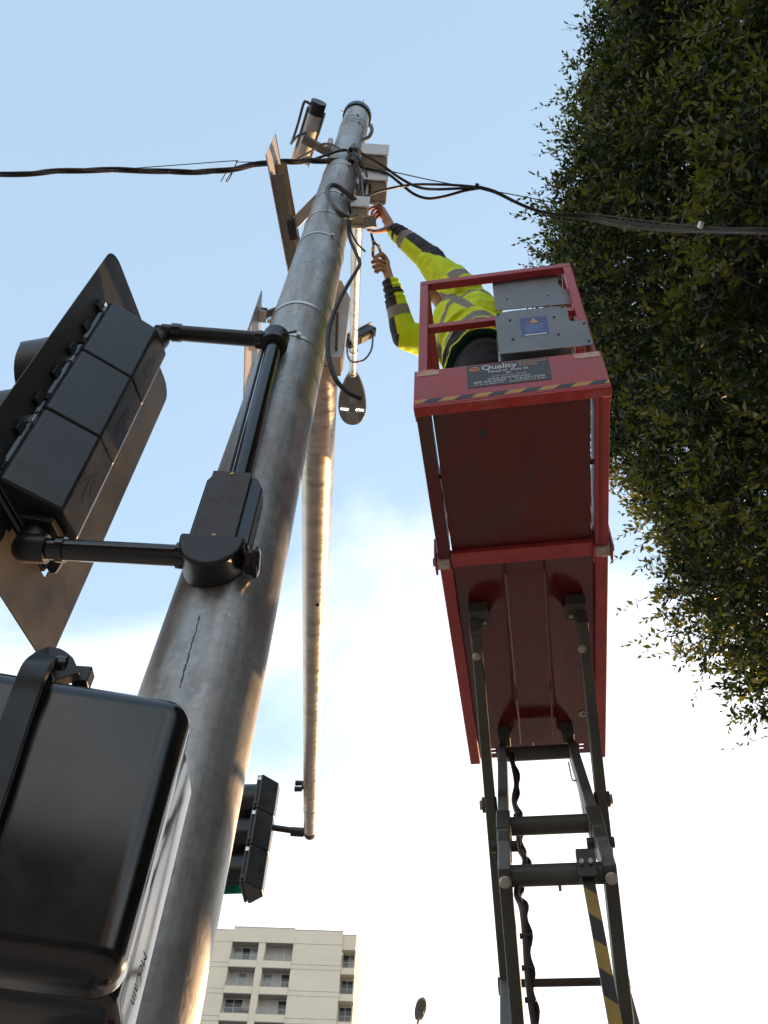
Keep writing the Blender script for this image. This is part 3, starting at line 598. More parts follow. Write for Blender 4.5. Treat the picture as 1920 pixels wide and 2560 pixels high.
MB().box((x0 - 0.03, (y0 + y1) / 2 + 0.02, 6.98), (0.10, 0.05, 0.10)).build('pole_bracket', ALUD, r, bevel=0.003)
for k in range(3): MB().cyl((x0 + 0.045, y0 + 0.035 + k * 0.035, 6.90), (x0 + 0.045, y0 + 0.035 + k * 0.035, 6.878), 0.013, n=12).build('cable_gland', BLACK, r)
r, x0, x1, y0, y1 = enclosure('junction_box', 'open small grey junction box the worker is wiring beside the pole', 876, 922, 518, 570, 6.40, 0.15, GREYBOX)
MB().box((x0 - 0.02, (y0 + y1) / 2 + 0.03, 6.48), (0.06, 0.04, 0.08)).build('pole_bracket', ALUD, r, bevel=0.003)
jbx = (x0, x1, y0, y1)
# vertical channel above the junction box
MB().box((x0 + 0.035, y0 + 0.06, 6.72), (0.012, 0.05, 0.36)).box((x0 + 0.07, y0 + 0.06, 6.72), (0.012, 0.05, 0.36)).box((x0 + 0.0525, y0 + 0.09, 6.72), (0.047, 0.012, 0.36)).build('strut_channel', ALUD, r, bevel=0.001)
hp_ = [atY(p[0], p[1], p[2]) for p in ((888, 500, 1.775), (868, 484, 1.725), (845, 466, 1.69), (828, 463, 1.675), (819, 474, 1.665), (822, 496, 1.665), (836, 519, 1.675), (855, 537, 1.70), (872, 543, 1.74), (886, 540, 1.775), (889, 532, 1.79))]
tag(MB().tube(spline(hp_, 6), 0.0135, 14).build('flexible_conduit', HOSE, loc=hp_[0]), 'thick grey-brown flexible conduit looping over the pole into the junction box', 'conduit')
# the module in the worker's hand
m0 = atY(924, 557, 1.80)
MD = thing('wiring_module', m0, 'small light grey wiring module pinched in the raised hand', 'module')
Mm = Matrix.Rotation(rad(-14), 3, 'Z') @ Matrix.Rotation(rad(-28), 3, 'X')
MB().box(m0, (0.062, 0.055, 0.094), Mm).build('case', GREYBOX, MD, bevel=0.003)
MB().box(m0 + Mm @ V((-0.006, -0.029, 0)), (0.058, 0.006, 0.096), Mm).build('face_plate', LITEBOX, MD, bevel=0.003)
MB().cyl(m0 + Mm @ V((-0.002, -0.031, 0.0)), m0 + Mm @ V((-0.002, -0.040, 0.0)), 0.007, n=12).build('knob', BLACK, MD)
MB().cyl(m0 + Mm @ V((-0.02, -0.031, -0.004)), m0 + Mm @ V((-0.02, -0.034, -0.004)), 0.003, n=8).build('screw', BLACK, MD)
# second camera beyond
t2 = 0.70; k2 = U0.lerp(U1, t2)
C2 = thing('traffic_camera', k2, 'small white camera clamped behind the thin luminaire arm', 'camera')
ca, cb_ = atY(868, 858, k2.y + 0.05), atY(932, 826, k2.y + 0.06); cb_.z = ca.z + (cb_.z - ca.z) * 1.0
dc = (cb_ - ca).normalized(); sc2 = basis(dc)
M2 = Matrix((sc2[0], sc2[1], dc)).transposed()
MB().box((ca + cb_) / 2, (0.085, 0.075, (cb_ - ca).length), M2).build('camera_body', BLACK, C2, bevel=0.008)
MB().box((ca + cb_) / 2 + sc2[1] * 0.045 + dc * 0.01, (0.10, 0.012, (cb_ - ca).length + 0.03), M2).build('sunshield', LITEBOX, C2, bevel=0.003)
MB().box(ca.lerp(cb_, 0.55) - sc2[1] * 0.039 - sc2[0] * 0.01, (0.05, 0.004, 0.09), M2).build('label_plate', GREYBOX, C2)
MB().beam(ca.lerp(cb_, 0.3), k2, 0.04, 0.03).build('bracket', ALUD, C2, bevel=0.003)
lp = [cb_ - dc * 0.01, atY(932, 845, k2.y + 0.05), atY(928, 875, k2.y + 0.03), atY(912, 898, k2.y), atY(893, 905, k2.y - 0.02), atY(876, 902, k2.y), atY(868, 882, k2.y + 0.04), atY(870, 860, k2.y + 0.05)]
MB().tube(spline(lp, 5), 0.008, 8).build('camera_lead', pmat('lead_blue', (0.06, 0.075, 0.12), 0.45), C2)
# drooping cables below the junction box
dp = [atY(p[0], p[1], p[2]) for p in ((872, 545, 1.80), (871, 572, 1.79), (876, 600, 1.77), (890, 632, 1.75), (899, 655, 1.74), (894, 672, 1.73), (872, 708, 1.71), (846, 756, 1.69), (826, 808, 1.68), (819, 852, 1.67), (822, 895, 1.67), (838, 945, 1.68), (868, 980, 1.70), (904, 998, 1.72))]
tag(MB().tube(spline(dp, 7), 0.0092, 10).build('hanging_cable', CABLE, loc=dp[0]), 'long black cable drooping from the junction box across the street light', 'cable')
dp = [atY(p[0], p[1], p[2]) for p in ((876, 552, 1.80), (877, 575, 1.79), (884, 594, 1.78), (896, 612, 1.77), (912, 628, 1.76))]
tag(MB().tube(spline(dp, 6), 0.0055, 8).build('hanging_cable', CABLE, loc=dp[0]), 'short loose black cable end hanging below the junction box', 'cable')
# cables on the pole
def cable(name, label, pts, r, mat, n=8, k=6, group=None):
    P = spline([atZ(*p) for p in pts], k)
    return tag(MB().tube(P, r, n).build(name, mat, loc=P[0]), label, 'cable', group)
def ext(px, py, z, dirx, L, dz, dy=0.0): p = atZ(px, py, z); return p + V((dirx * L, dy, dz))
# left-hand twisted bundle: three strands wound together
core = spline([atZ(0, 437, 7.05) + V((-9, 0.9, 0.9)), atZ(0, 437, 7.05) + V((-6, 0.55, 0.5)), atZ(0, 437, 7.05) + V((-3.5, 0.3, 0.25)), atZ(0, 437, 7.05) + V((-1.8, 0.14, 0.11)), atZ(0, 437, 7.05) + V((-0.8, 0.05, 0.04)), atZ(0, 437, 7.05), atZ(150, 428, 7.02), atZ(300, 425, 7.0), atZ(450, 430, 6.99), atZ(560, 426, 7.0), atZ(660, 408, 7.02), atZ(735, 404, 7.05), atZ(800, 402, 7.08), atZ(868, 404, 7.10)], 14)
for k, mt in enumerate((CABLE, CABLEB, CABLE)):
    pts = []
    for i, p in enumerate(core):
        a = i * 0.16 + k * 2.094; pts.append(p + V((0, 0.011 * math.cos(a), 0.011 * math.sin(a))))
    tag(MB().tube(pts, 0.0085, 8).build('overhead_cable', mt, loc=pts[0]), ('black', 'brown', 'black')[k] + ' strand of the twisted overhead bundle running in from the left', 'cable', 'twisted strands of the left overhead cable')
cable('tie_wire', 'thin grey guy wire above the left overhead bundle', [(290, 424, 7.02), (450, 412, 7.05), (585, 402, 7.08), (592, 405, 7.07), (640, 405, 7.06)], 0.003, LINK, 6)
cable('tie_wire', 'looped loose tail of tie wire hanging under the left overhead bundle', [(592, 406, 7.06), (580, 430, 7.03), (566, 450, 7.0), (570, 452, 7.0), (582, 428, 7.03), (573, 420, 7.03), (552, 454, 7.0)], 0.003, LINK, 6)
# right-hand loops
cable('overhead_cable', 'upper black cable looping down right from the pole towards the tree', [(905, 384, 7.12), (935, 400, 7.06), (965, 420, 7.0), (1000, 445, 6.95), (1040, 466, 6.92), (1080, 473, 6.92), (1150, 471, 6.95), (1200, 468, 6.97)], 0.0088, CABLE)
cable('overhead_cable', 'lowest black cable loop right of the pole', [(890, 415, 7.1), (930, 424, 7.04), (968, 434, 7.0), (1000, 458, 6.95), (1035, 485, 6.91), (1070, 496, 6.90), (1110, 491, 6.92), (1160, 477, 6.95), (1200, 470, 6.97)], 0.0088, CABLE)
cable('overhead_cable', 'black cable rising from the junction box to join the right-hand bundle', [(905, 497, 6.62), (935, 482, 6.74), (980, 470, 6.86), (1030, 462, 6.93), (1080, 461, 6.96), (1140, 463, 6.97), (1200, 468, 6.97)], 0.0085, CABLE)
cable('tie_wire', 'straight thin grey guy wire crossing above the right-hand cable loops', [(905, 410, 7.12), (985, 430, 7.06), (1100, 455, 7.02), (1200, 472, 7.0), (1300, 490, 6.98), (1440, 518, 6.96)], 0.0035, LINK, 6)
tail = [(1200, 468, 6.97), (1240, 480, 6.95), (1290, 505, 6.93), (1340, 525, 6.91), (1400, 537, 6.90), (1470, 541, 6.90), (1560, 555, 6.68), (1680, 568, 6.42), (1800, 575, 6.16), (1930, 578, 5.92)]
for k in range(7):
    o = [(px, py + (-1.5, 0.5, 2.0, -9.0, 8.0, 3.0, 12.0)[k] * (0.35, 0.35, 0.3, 0.3, 0.3, 0.8, 1.1, 0.9, 0.6, 0.7)[i], z) for i, (px, py, z) in enumerate(tail)]
    P = [atZ(*p) for p in o]; P += [P[-1] + V((q_, 0.1 * q_, 0.08 * q_)) for q_ in (0.25, 0.6, 1.2, 2.2, 3.6)]
    P = spline(P, 6); mt = (CABLE, CABLE, CABLEB, LINK, CABLEG, CABLE, CABLEB)[k]
    tag(MB().tube(P, (0.0065, 0.0055, 0.0042, 0.003, 0.003, 0.0055, 0.0038)[k], 7).build('overhead_cable', mt, loc=P[0]), ('thick black', 'thick black', 'thin brown', 'thin steel', 'thin grey', 'thick black', 'thin brown')[k] + ' strand of the cable bundle crossing in front of the tree', 'cable', 'strands of the right overhead cable')
for (px, py) in ((1192, 466), (1360, 533), (1752, 562)):
    p = atZ(px, py, 6.24 if px > 1700 else 6.93); tag(MB().lathe([(0.016, -0.012), (0.019, -0.01), (0.019, 0.01), (0.016, 0.012)], p, (1, 0.15, -0.1), 12).build('cable_tie', STEEL if px > 1700 else CABLE, loc=p), 'clip binding the right overhead bundle ' + {1192: 'where the loops meet', 1360: 'at the edge of the tree', 1752: 'in front of the dark leaves, pale'}[px], 'cable tie')
# tangle at the pole
pc = pole_c(7.1)
for k, (lab, pts, r_, mt) in enumerate((
    ('grey camera lead arching over the pole to the upper camera', [(742, 398, 7.28), (775, 380, 7.30), (805, 361, 7.32), (830, 362, 7.30), (855, 378, 7.24), (875, 400, 7.16), (888, 420, 7.05), (896, 440, 6.95)], 0.0075, CABLEG),
    ('black cable from the bundle curving up over the pole', [(785, 398, 7.08), (815, 388, 7.12), (845, 378, 7.16), (866, 376, 7.18), (874, 390, 7.12), (872, 402, 7.08)], 0.008, CABLE),
    ('black cable running straight across the pole into the tangle', [(735, 404, 7.04), (800, 400, 7.08), (850, 398, 7.10), (885, 402, 7.10), (900, 415, 7.08)], 0.008, CABLE),
    ('dirty grey flexible conduit on the right of the pole top', [(925, 312, 7.98), (930, 325, 7.90), (922, 342, 7.80), (905, 350, 7.70), (888, 358, 7.55), (880, 372, 7.30), (876, 388, 7.16)], 0.013, HOSE),
    ('black lead dropping from the tangle down the channel', [(884, 378, 7.16), (890, 395, 7.08), (896, 425, 6.98), (899, 455, 6.84), (896, 480, 6.70), (896, 500, 6.58)], 0.0085, CABLE),
    ('grey lead dropping beside the channel to the junction box', [(880, 384, 7.16), (893, 410, 7.04), (903, 440, 6.92), (906, 468, 6.78), (908, 488, 6.66), (906, 500, 6.58)], 0.0075, CABLEG),
    ('thin black lead from the tangle to the lower equipment box', [(886, 384, 7.15), (900, 400, 7.08), (915, 430, 6.98), (918, 452, 6.90)], 0.006, CABLE),
    ('thick black splice lump in the cable tangle', [(872, 372, 7.2), (882, 376, 7.2), (892, 374, 7.2), (900, 382, 7.16)], 0.017, CABLE),
    ('black splice sleeve where the left bundle meets the pole', [(858, 401, 7.1), (870, 408, 7.1), (886, 410, 7.1)], 0.014, CABLE),
)): cable('pole_cable', lab, pts, r_, mt)

# ================================================================== SCISSOR LIFT
LO = atZ(1037, 1024, 4.30); LO.z = 0
lv = V((0.2055, 0.9786, 0)).normalized(); lu = V((lv.y, -lv.x, 0))
def LP(u, v, z): return LO + lu * u + lv * v + V((0, 0, z))
LM = Matrix((lu, lv, V((0, 0, 1)))).transposed()
LW, LL, EX = 0.71, 2.268, 0.765
LIFT = thing('scissor_lift', LP(LW / 2, LL * 0.6, 0), 'red scissor lift raised beside the pole, seen from below', 'lift')
def lbox(name, u0, u1, v0, v1, z0, z1, mat, bevel=0.003, parent=LIFT, seg=2):
    return MB().box(LP((u0 + u1) / 2, (v0 + v1) / 2, (z0 + z1) / 2), (u1 - u0, v1 - v0, z1 - z0), LM).build(name, mat, parent, bevel=bevel, seg=seg)
# near toe board with folded lip
TOE = lbox('toe_board', -0.004, LW + 0.004, -0.012, 0.0, 4.306, 4.555, RED, 0.003)
lbox('toe_board_lip', -0.004, LW + 0.004, -0.0125, 0.03, 4.292, 4.3035, REDSCR, 0.003, TOE)
lbox('toe_board_return', -0.004, 0.006, 0.001, 0.06, 4.306, 4.545, RED, 0.002, TOE)
lbox('toe_board_return', LW - 0.006, LW + 0.004, 0.001, 0.06, 4.306, 4.545, RED, 0.002, TOE)
# hazard tape
mb = MB(); n = 13
zz0, zz1 = 4.318, 4.343
for k in range(n):
    ua, ub = -0.035 + k * 0.0605, -0.035 + (k + 1) * 0.0605; sl = 0.028
    cl = lambda u: min(max(u, 0.0), LW)
    mb.add([LP(cl(ua), -0.0132, zz0), LP(cl(ub), -0.0132, zz0), LP(cl(ub + sl), -0.0132, zz1), LP(cl(ua + sl), -0.0132, zz1)], [(0, 1, 2, 3)], k % 2)
mb.build('hazard_tape', [TAPEY, TAPEK], TOE)
# decal
def dec(name, u0, u1, z0, z1, mat, lift=0.0136, parent=TOE, t=0.0008, r=0.002):
    return MB().prism(rrect(u0, u1, z0, z1, r, 3), LP(0, -lift, 0), lu, (0, 0, 1), lv, t).build(name, mat, parent)
DK = dec('company_decal', 0.200, 0.513, 4.386, 4.545, DECALK)
ym = lambda u, z: LP(u, -0.0137, z)
mb = MB().prism([(0.021 * math.cos(a), 0.0165 * math.sin(a)) for a in np.linspace(0, 2 * math.pi, 24, endpoint=False)], ym(0.230, 4.518), lu, (0, 0, 1), -lv, 0.0004)
mb.build('emblem_disc', DECALO, DK)
MB().prism([(-0.017, 0.005), (0.017, 0.0055), (0.015, 0.001), (0.004, -0.001), (0, 0.002), (-0.004, -0.001), (-0.015, 0.001)], ym(0.230, 4.520) - lv * 0.0006, lu, (0, 0, 1), -lv, 0.0004).build('emblem_mark', DECALK, DK)
MB().prism([(-0.011, -0.006), (-0.004, -0.0095), (0.004, -0.0095), (0.011, -0.006), (0.004, -0.0082), (-0.004, -0.0082)], ym(0.230, 4.519) - lv * 0.0006, lu, (0, 0, 1), -lv, 0.0004).build('emblem_mark', DECALK, DK)
def dt(t, size, u, z, mat, width, **k): text(t, size, ym(u, z), lu, (0, 0, 1), mat, DK, 'lettering', width=width, extrude=0.0008, **k)
dt('Quality', 0.048, 0.324, 4.518, DECALW, 0.136, bold=0.018)
dt('Equipment', 0.022, 0.452, 4.530, DECALT, 0.104, bold=0.014)
dt('Rentals', 0.022, 0.436, 4.511, DECALT, 0.068, bold=0.014)
dt('Need it?  Rent it!', 0.023, 0.357, 4.486, DECALW, 0.150, bold=0.016)
dec('decal_patch', 0.347, 0.366, 4.463, 4.475, pmat('decal_grey', (0.30, 0.30, 0.29), 0.5), 0.0141, DK, 0.0005, 0.0005)
dt('U-Cart Concrete TO-GO', 0.015, 0.357, 4.451, DECALW, 0.128, shear=0.3)
dt('www.qerentals.com', 0.019, 0.357, 4.435, DECALW, 0.158, bold=0.014)
dt('800-300-RENT  •  310-677-7690', 0.019, 0.357, 4.416, DECALW, 0.264, bold=0.014)
dt('711 N. LA BREA AVE  •  INGLEWOOD CA 90302', 0.014, 0.357, 4.400, DECALW, 0.264, bold=0.008)
for u0, u1 in ((0.006, 0.092), (0.608, 0.704)):
    wd = dec('worn_sticker', u0, u1, 4.512, 4.548, DECALC)
dec('worn_sticker_top', 0.028, 0.078, 4.546, 4.556, DECALO, 0.0134, TOE, 0.0006, 0.004)
# guard rail at the near end
RT, RB = 5.405, 4.555
PZ = 0.038
for u in (0.008 + PZ / 2, LW - 0.008 - PZ / 2):
    lbox('rail_post', u - PZ / 2, u + PZ / 2, 0.002, 0.002 + PZ, RB - 0.2, RT - 0.0405, RED, 0.004)
lbox('top_rail', 0.008, LW - 0.008, 0.002, 0.040, RT - 0.040, RT, RED, 0.005)
lbox('mid_rail', 0.0465, LW - 0.0465, 0.004, 0.036, 4.936, 4.972, RED, 0.004)
for u in (0.012, LW - 0.048):
    lbox('side_top_rail', u, u + 0.034, 0.041, 2.22, RT - 0.037, RT - 0.003, RED, 0.004)
    lbox('side_mid_rail', u + 0.002, u + 0.032, 0.041, 2.22, 4.94, 4.97, RED, 0.004)
    lbox('side_toe_board', u + 0.012, u + 0.018, 0.041, 2.22, 4.41, 4.55, RED, 0.001)
    for v in (0.70, 0.80, 1.5): lbox('side_post', u + 0.003, u + 0.031, v, v + 0.03, 4.41, RT - 0.0375, RED, 0.003)
    lbox('rear_post', u, u + 0.034, 2.221, 2.256, 4.41, RT - 0.0405, RED, 0.003)
lbox('rear_top_rail', 0.012, LW - 0.014, 2.2205, 2.2545, RT - 0.040, RT, RED, 0.004)
lbox('rear_mid_rail', 0.047, LW - 0.049, 2.222, 2.252, 4.94, 4.97, RED, 0.004)
# grey plates of the document box and control bracket
def plate(poly, v, t, name, mat): return MB().prism(poly, LP(0, v, 0), lu, (0, 0, 1), lv, t).build(name, mat, LIFT, bevel=0.0015)
def lz(px, py, v):                                     # pixel -> (u, z) in the plane v of the platform
    o = LP(0, v, 0); d = V(ray(px, py)); t = (o - V(CAM)).dot(lv) / d.dot(lv); q = V(CAM) + d * t - o; return (q.dot(lu), q.z)
UP = [lz(*p, 0.030) for p in ((1228, 682), (1392, 660), (1396, 704), (1408, 716), (1416, 716), (1430, 752), (1238, 770))]
up_ = plate([(u, z) for u, z in UP], 0.0415, 0.004, 'upper_shield_plate', PGREY)
LPp = [lz(*p, -0.02) for p in ((1237, 790), (1250, 783), (1285, 777), (1405, 766), (1418, 768), (1423, 800), (1430, 804), (1463, 802), (1483, 858), (1480, 863), (1254, 886), (1249, 884))]
lo_ = plate(LPp, -0.0225, 0.004, 'lower_shield_plate', PGREY)
for px, py in ((1245, 786), (1406, 767), (1460, 808), (1472, 852), (1275, 800), (1282, 848), (1385, 792), (1396, 836)):
    u, z = lz(px, py, -0.024); MB().lathe([(0.0055, 0), (0.005, 0.0035), (0.002, 0.005)], LP(u, -0.0225, z), -lv, 10).build('bolt', BLACK, lo_)
for px, py in ((1267, 742), (1371, 733)):
    u, z = lz(px, py, 0.03); MB().lathe([(0.004, 0), (0.0035, 0.003), (0.001, 0.004)], LP(u, 0.0413, z), -lv, 10).build('bolt', BLACK, up_)
bl = [lz(*p, -0.024) for p in ((1298, 796), (1366, 789), (1373, 834), (1307, 841))]
BLD = MB().prism(bl, LP(0, -0.0232, 0), lu, (0, 0, 1), lv, 0.0006).build('warning_sticker', DECALB, lo_)
def inb(a, b): p0 = V(bl[3]).lerp(V(bl[2]), a); p1 = V(bl[0]).lerp(V(bl[1]), a); return p0.lerp(p1, b)
def bq(a0_, a1_, b0_, b1_, mat, nm):
    MB().prism([tuple(inb(a0_, b0_)), tuple(inb(a1_, b0_)), tuple(inb(a1_, b1_)), tuple(inb(a0_, b1_))], LP(0, -0.0237, 0), lu, (0, 0, 1), lv, 0.0004).build(nm, mat, BLD)
MB().prism([tuple(inb(0.36, 0.68)), tuple(inb(0.70, 0.66)), tuple(inb(0.50, 0.95))], LP(0, -0.0238, 0), lu, (0, 0, 1), lv, 0.0004).build('warning_triangle', TAPEY, BLD)
bq(0.22, 0.42, 0.68, 0.80, pmat('decal_red', (0.35, 0.05, 0.04), 0.5), 'warning_bar')
for i, b_ in enumerate((0.56, 0.47, 0.38, 0.29, 0.20)): bq(0.14, (0.86, 0.80, 0.84, 0.70, 0.88)[i], b_, b_ + 0.035, DECALL, 'print_line')
bq(0.08, 0.92, 0.02, 0.09, DECALW, 'print_line')
MB().cyl(LP(0.33, -0.016, 4.55), LP(0.335, 0.004, 4.66), 0.004, n=8).build('hanger_wire', STEEL, LIFT)
lbox('control_box', 0.33, 0.62, 0.06, 0.24, 4.60, 4.92, BLACK, 0.012)
# extension deck and its slides
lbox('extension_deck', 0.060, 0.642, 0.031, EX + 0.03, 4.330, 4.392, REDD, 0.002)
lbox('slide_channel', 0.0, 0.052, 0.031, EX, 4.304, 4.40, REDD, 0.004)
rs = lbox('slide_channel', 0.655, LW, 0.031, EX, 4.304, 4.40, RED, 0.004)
for u in (0.672, 0.680): lbox('slide_groove', u, u + 0.0025, 0.035, EX - 0.004, 4.3025, 4.3045, REDD, 0, rs)
lbox('inner_slide', -0.0, 0.012, 0.07, EX, 4.3995, 4.41, RED, 0.001)
for v in (0.36,):
    lbox('deck_tie', 0.0525, 0.0598, v, v + 0.012, 4.35, 4.37, REDD, 0); lbox('deck_tie', 0.6425, 0.6548, v, v + 0.012, 4.35, 4.37, REDD, 0)
mark = MB().prism([(-0.012, -0.022), (0.008, -0.024), (0.016, 0.004), (0.022, 0.026), (0.004, 0.020), (-0.010, 0.004)], LP(0.238, 0.16, 4.3294), lu, lv, (0, 0, -1), 0.0006).build('grease_smear', TAPEK, LIFT)
# roller blocks
for u0, u1 in ((-0.014, 0.050), (0.648, 0.722)):
    rb = lbox('wear_block', u0 + 0.006, u1 - 0.004, EX - 0.002, EX + 0.052, 4.292, 4.345, BEIGE, 0.004)
    lbox('block_bracket', u0 - 0.004, u0 + 0.0055, EX - 0.02, EX + 0.075, 4.285, 4.42, RED, 0.003)
    MB().cyl(LP(u0 - 0.012 if u0 < 0.3 else u1 + 0.012, EX + 0.027, 4.318), LP(u0 if u0 < 0.3 else u1, EX + 0.027, 4.318), 0.018, n=16).build('block_pin', BROWN, rb)
    if u0 > 0.3: lbox('block_bracket', u1 - 0.0035, u1 + 0.006, EX - 0.02, EX + 0.075, 4.285, 4.42, RED, 0.003)
# main deck: folded sheet, side channels, front lip
lbox('deck_lip', 0.0535, 0.6465, EX - 0.028, EX + 0.050, 4.300, 4.3275, REDSCR if False else RED, 0.004)
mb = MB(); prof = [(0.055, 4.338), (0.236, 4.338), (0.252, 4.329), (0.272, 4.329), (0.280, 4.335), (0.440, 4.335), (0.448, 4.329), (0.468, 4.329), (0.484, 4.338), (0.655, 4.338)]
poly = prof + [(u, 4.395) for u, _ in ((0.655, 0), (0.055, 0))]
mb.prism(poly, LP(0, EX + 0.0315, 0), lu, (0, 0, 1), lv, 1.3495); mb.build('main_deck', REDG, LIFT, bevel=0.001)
vE = EX + 0.051 + 1.33
# far strip of the deck with drain slots: strips round the holes
def slots(u0, u1, hu):
    mb = MB(); v0, v1 = vE + 0.0005, LL
    hv = [(v0 + 0.040, v0 + 0.052), (v0 + 0.072, v0 + 0.084)]
    cuts = [v0] + [q for h in hv for q in h] + [v1]
    for i in range(len(cuts) - 1):
        a_, b_ = cuts[i], cuts[i + 1]
        if i % 2 == 0: mb.box(LP((u0 + u1) / 2, (a_ + b_) / 2, 4.340), (u1 - u0, b_ - a_, 0.003), LM)
        else:
            us = [u0] + [q for h in hu for q in (h - 0.011, h + 0.011)] + [u1]
            for j in range(0, len(us), 2): mb.box(LP((us[j] + us[j + 1]) / 2, (a_ + b_) / 2, 4.340), (us[j + 1] - us[j], b_ - a_, 0.003), LM)
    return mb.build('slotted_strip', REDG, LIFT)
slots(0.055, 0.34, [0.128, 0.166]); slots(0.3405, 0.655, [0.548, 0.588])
lbox('side_channel', 0.0, 0.0545, EX + 0.053, LL, 4.302, 4.42, RED, 0.006)
lbox('side_channel', 0.6555, LW, EX + 0.053, LL, 4.302, 4.42, RED, 0.006)
MB().ring([(0.024 * math.cos(a), 0.024 * math.sin(a)) for a in np.linspace(0, 6.283, 20, endpoint=False)], [(0.009 * math.cos(a), 0.009 * math.sin(a)) for a in np.linspace(0, 6.283, 20, endpoint=False)], LP(0.60, 1.93, 4.338), lu, lv, (0, 0, -1), 0.004).build('washer', PIN, LIFT)
# brackets
OU_ = (0.122, 0.588)
for u0, u1 in ((0.098, 0.185), (0.525, 0.612)):
    br = lbox('arm_bracket', u0, u1, 1.06, 1.16, 4.262, 4.328, OLIVE, 0.004)
    ua = OU_[0] if u0 < 0.3 else OU_[1]; lbox('bracket_lug', ua - 0.024, ua + 0.024, 1.10, 1.19, 4.19, 4.2615, OLIVE, 0.004, br)
    uu = 0.165 if u0 < 0.3 else 0.545
    MB().cyl(LP(uu, 1.12, 4.256), LP(uu, 1.12, 4.246), 0.011, n=6).build('bracket_bolt', PIN, br)
for u0, u1 in ((0.165, 0.225), (0.485, 0.545)): lbox('slide_block', u0, u1, 1.99, 2.07, 4.262, 4.3385, OLIVE, 0.004)
# scissor arms
NV, FV = 1.17, 2.07
ZL = [4.215, 3.105, 2.03, 0.98]
OU = (0.122, 0.588); IU = (0.178, 0.532)
def armbeam(u, a_, b_, mat, w=0.044, h=0.088, n='scissor_arm'):
    p0, p1 = LP(u, *a_), LP(u, *b_); d = (p1 - p0).normalized()
    return MB().beam(p0 - d * 0.035, p1 + d * 0.035, w, h, lu).build(n, mat, LIFT, bevel=0.006)
for L_ in range(3):
    zt, zb = ZL[L_], ZL[L_ + 1]
    for k in (0, 1):
        fl = L_ % 2 == 0
        # outer arms
        a_, b_ = ((NV, zt), (FV, zb)) if fl else ((FV, zt), (NV, zb))
        am = armbeam(OU[k], a_, b_, OLIVE if fl else LGREY)
        sgn = -1 if k == 0 else 1
        mid = LP(OU[k], (NV + FV) / 2, (zt + zb) / 2)
        MB().cyl(mid - lu * 0.028 * sgn, mid + lu * 0.036 * sgn, 0.034, n=8).build('pivot_boss', OLIVE, am, bevel=0.003)
        MB().cyl(mid + lu * 0.036 * sgn, mid + lu * 0.046 * sgn, 0.020, n=16).build('pivot_pin', PIN, am)
        # inner arms
        a_, b_ = ((FV, zt), (NV, zb)) if fl else ((NV, zt), (FV, zb))
        ai = armbeam(IU[k], a_, b_, LGREY if fl else OLIVE)
        if L_ == 0:
            p0, p1 = LP(IU[k], *a_), LP(IU[k], *b_); d = (p1 - p0).normalized(); nn = d.cross(lu)
            MB().beam(p0.lerp(p1, 0.645), p0.lerp(p1, 0.775), 0.056, 0.100, lu).build('arm_sleeve', OLIVE, ai, bevel=0.006)
            MB().beam(p0.lerp(p1, 0.79), p0.lerp(p1, 0.86), 0.05, 0.094, lu).build('joint_casting', OLIVE, ai, bevel=0.008)
            MB().cyl(p0.lerp(p1, 0.82) - lu * 0.05, p0.lerp(p1, 0.82) + lu * 0.05, 0.02, n=12).build('joint_pin', BROWN, ai)
# pin heads facing the camera, at the upper ends and at the near joints
for px, py, v in ((1191, 1647, NV - 0.03), (1460, 1632, NV - 0.03)):
    u, z = lz(px, py, v); p = LP(u, v + 0.03, z)
    d = (LP(0, FV, ZL[1]) - LP(0, NV, ZL[0])).normalized(); nn = d.cross(lu); nn = nn if nn.y < 0 else -nn
    q = LP(u, NV + 0.055, ZL[0] - 0.066)
    MB().lathe([(0.018, 0), (0.018, 0.004), (0.013, 0.008), (0.003, 0.010)], q + nn * 0.042, nn, 20).build('pin_head', PIN, LIFT)
for u in (0.178, 0.532):
    d = (LP(0, FV, ZL[2]) - LP(0, NV, ZL[1])).normalized(); nn = d.cross(lu); nn = nn if nn.y < 0 else -nn
    MB().lathe([(0.021, 0), (0.021, 0.006), (0.016, 0.011), (0.003, 0.013)], LP(u, NV, ZL[1] - 0.01) + nn * 0.043, nn, 20).build('pin_head', PIN, LIFT)
# cross tubes
def xt(v, z, u0, u1, r, mat=OLIVE): return MB().cyl(LP(u0, v, z), LP(u1, v, z), r, n=24).build('cross_tube', mat, LIFT)
xt(FV - 0.01, ZL[0] - 0.005, 0.15, 0.56, 0.036); xt(1.45, 3.455, 0.15, 0.56, 0.036); nt_ = xt(NV, ZL[1], 0.157, 0.553, 0.036)
xt(FV, ZL[1] + 0.01, 0.10, 0.61, 0.016, BROWN); xt(NV, ZL[2], 0.11, 0.60, 0.034); xt(FV, ZL[2], 0.13, 0.58, 0.034); xt(NV, ZL[3], 0.11, 0.60, 0.03); xt(FV, ZL[3], 0.11, 0.60, 0.03)
for k in (0, 1):
    for v, z in ((FV, ZL[1]), (NV, ZL[2])):
        MB().cyl(LP(OU[k] - 0.032, v, z), LP(OU[k] + 0.032, v, z), 0.036, n=8).build('knuckle', OLIVE, LIFT, bevel=0.003)
lbox('tab', 0.355, 0.365, NV - 0.005, NV + 0.01, ZL[1] - 0.055, ZL[1] - 0.03, OLIVE, 0.001)
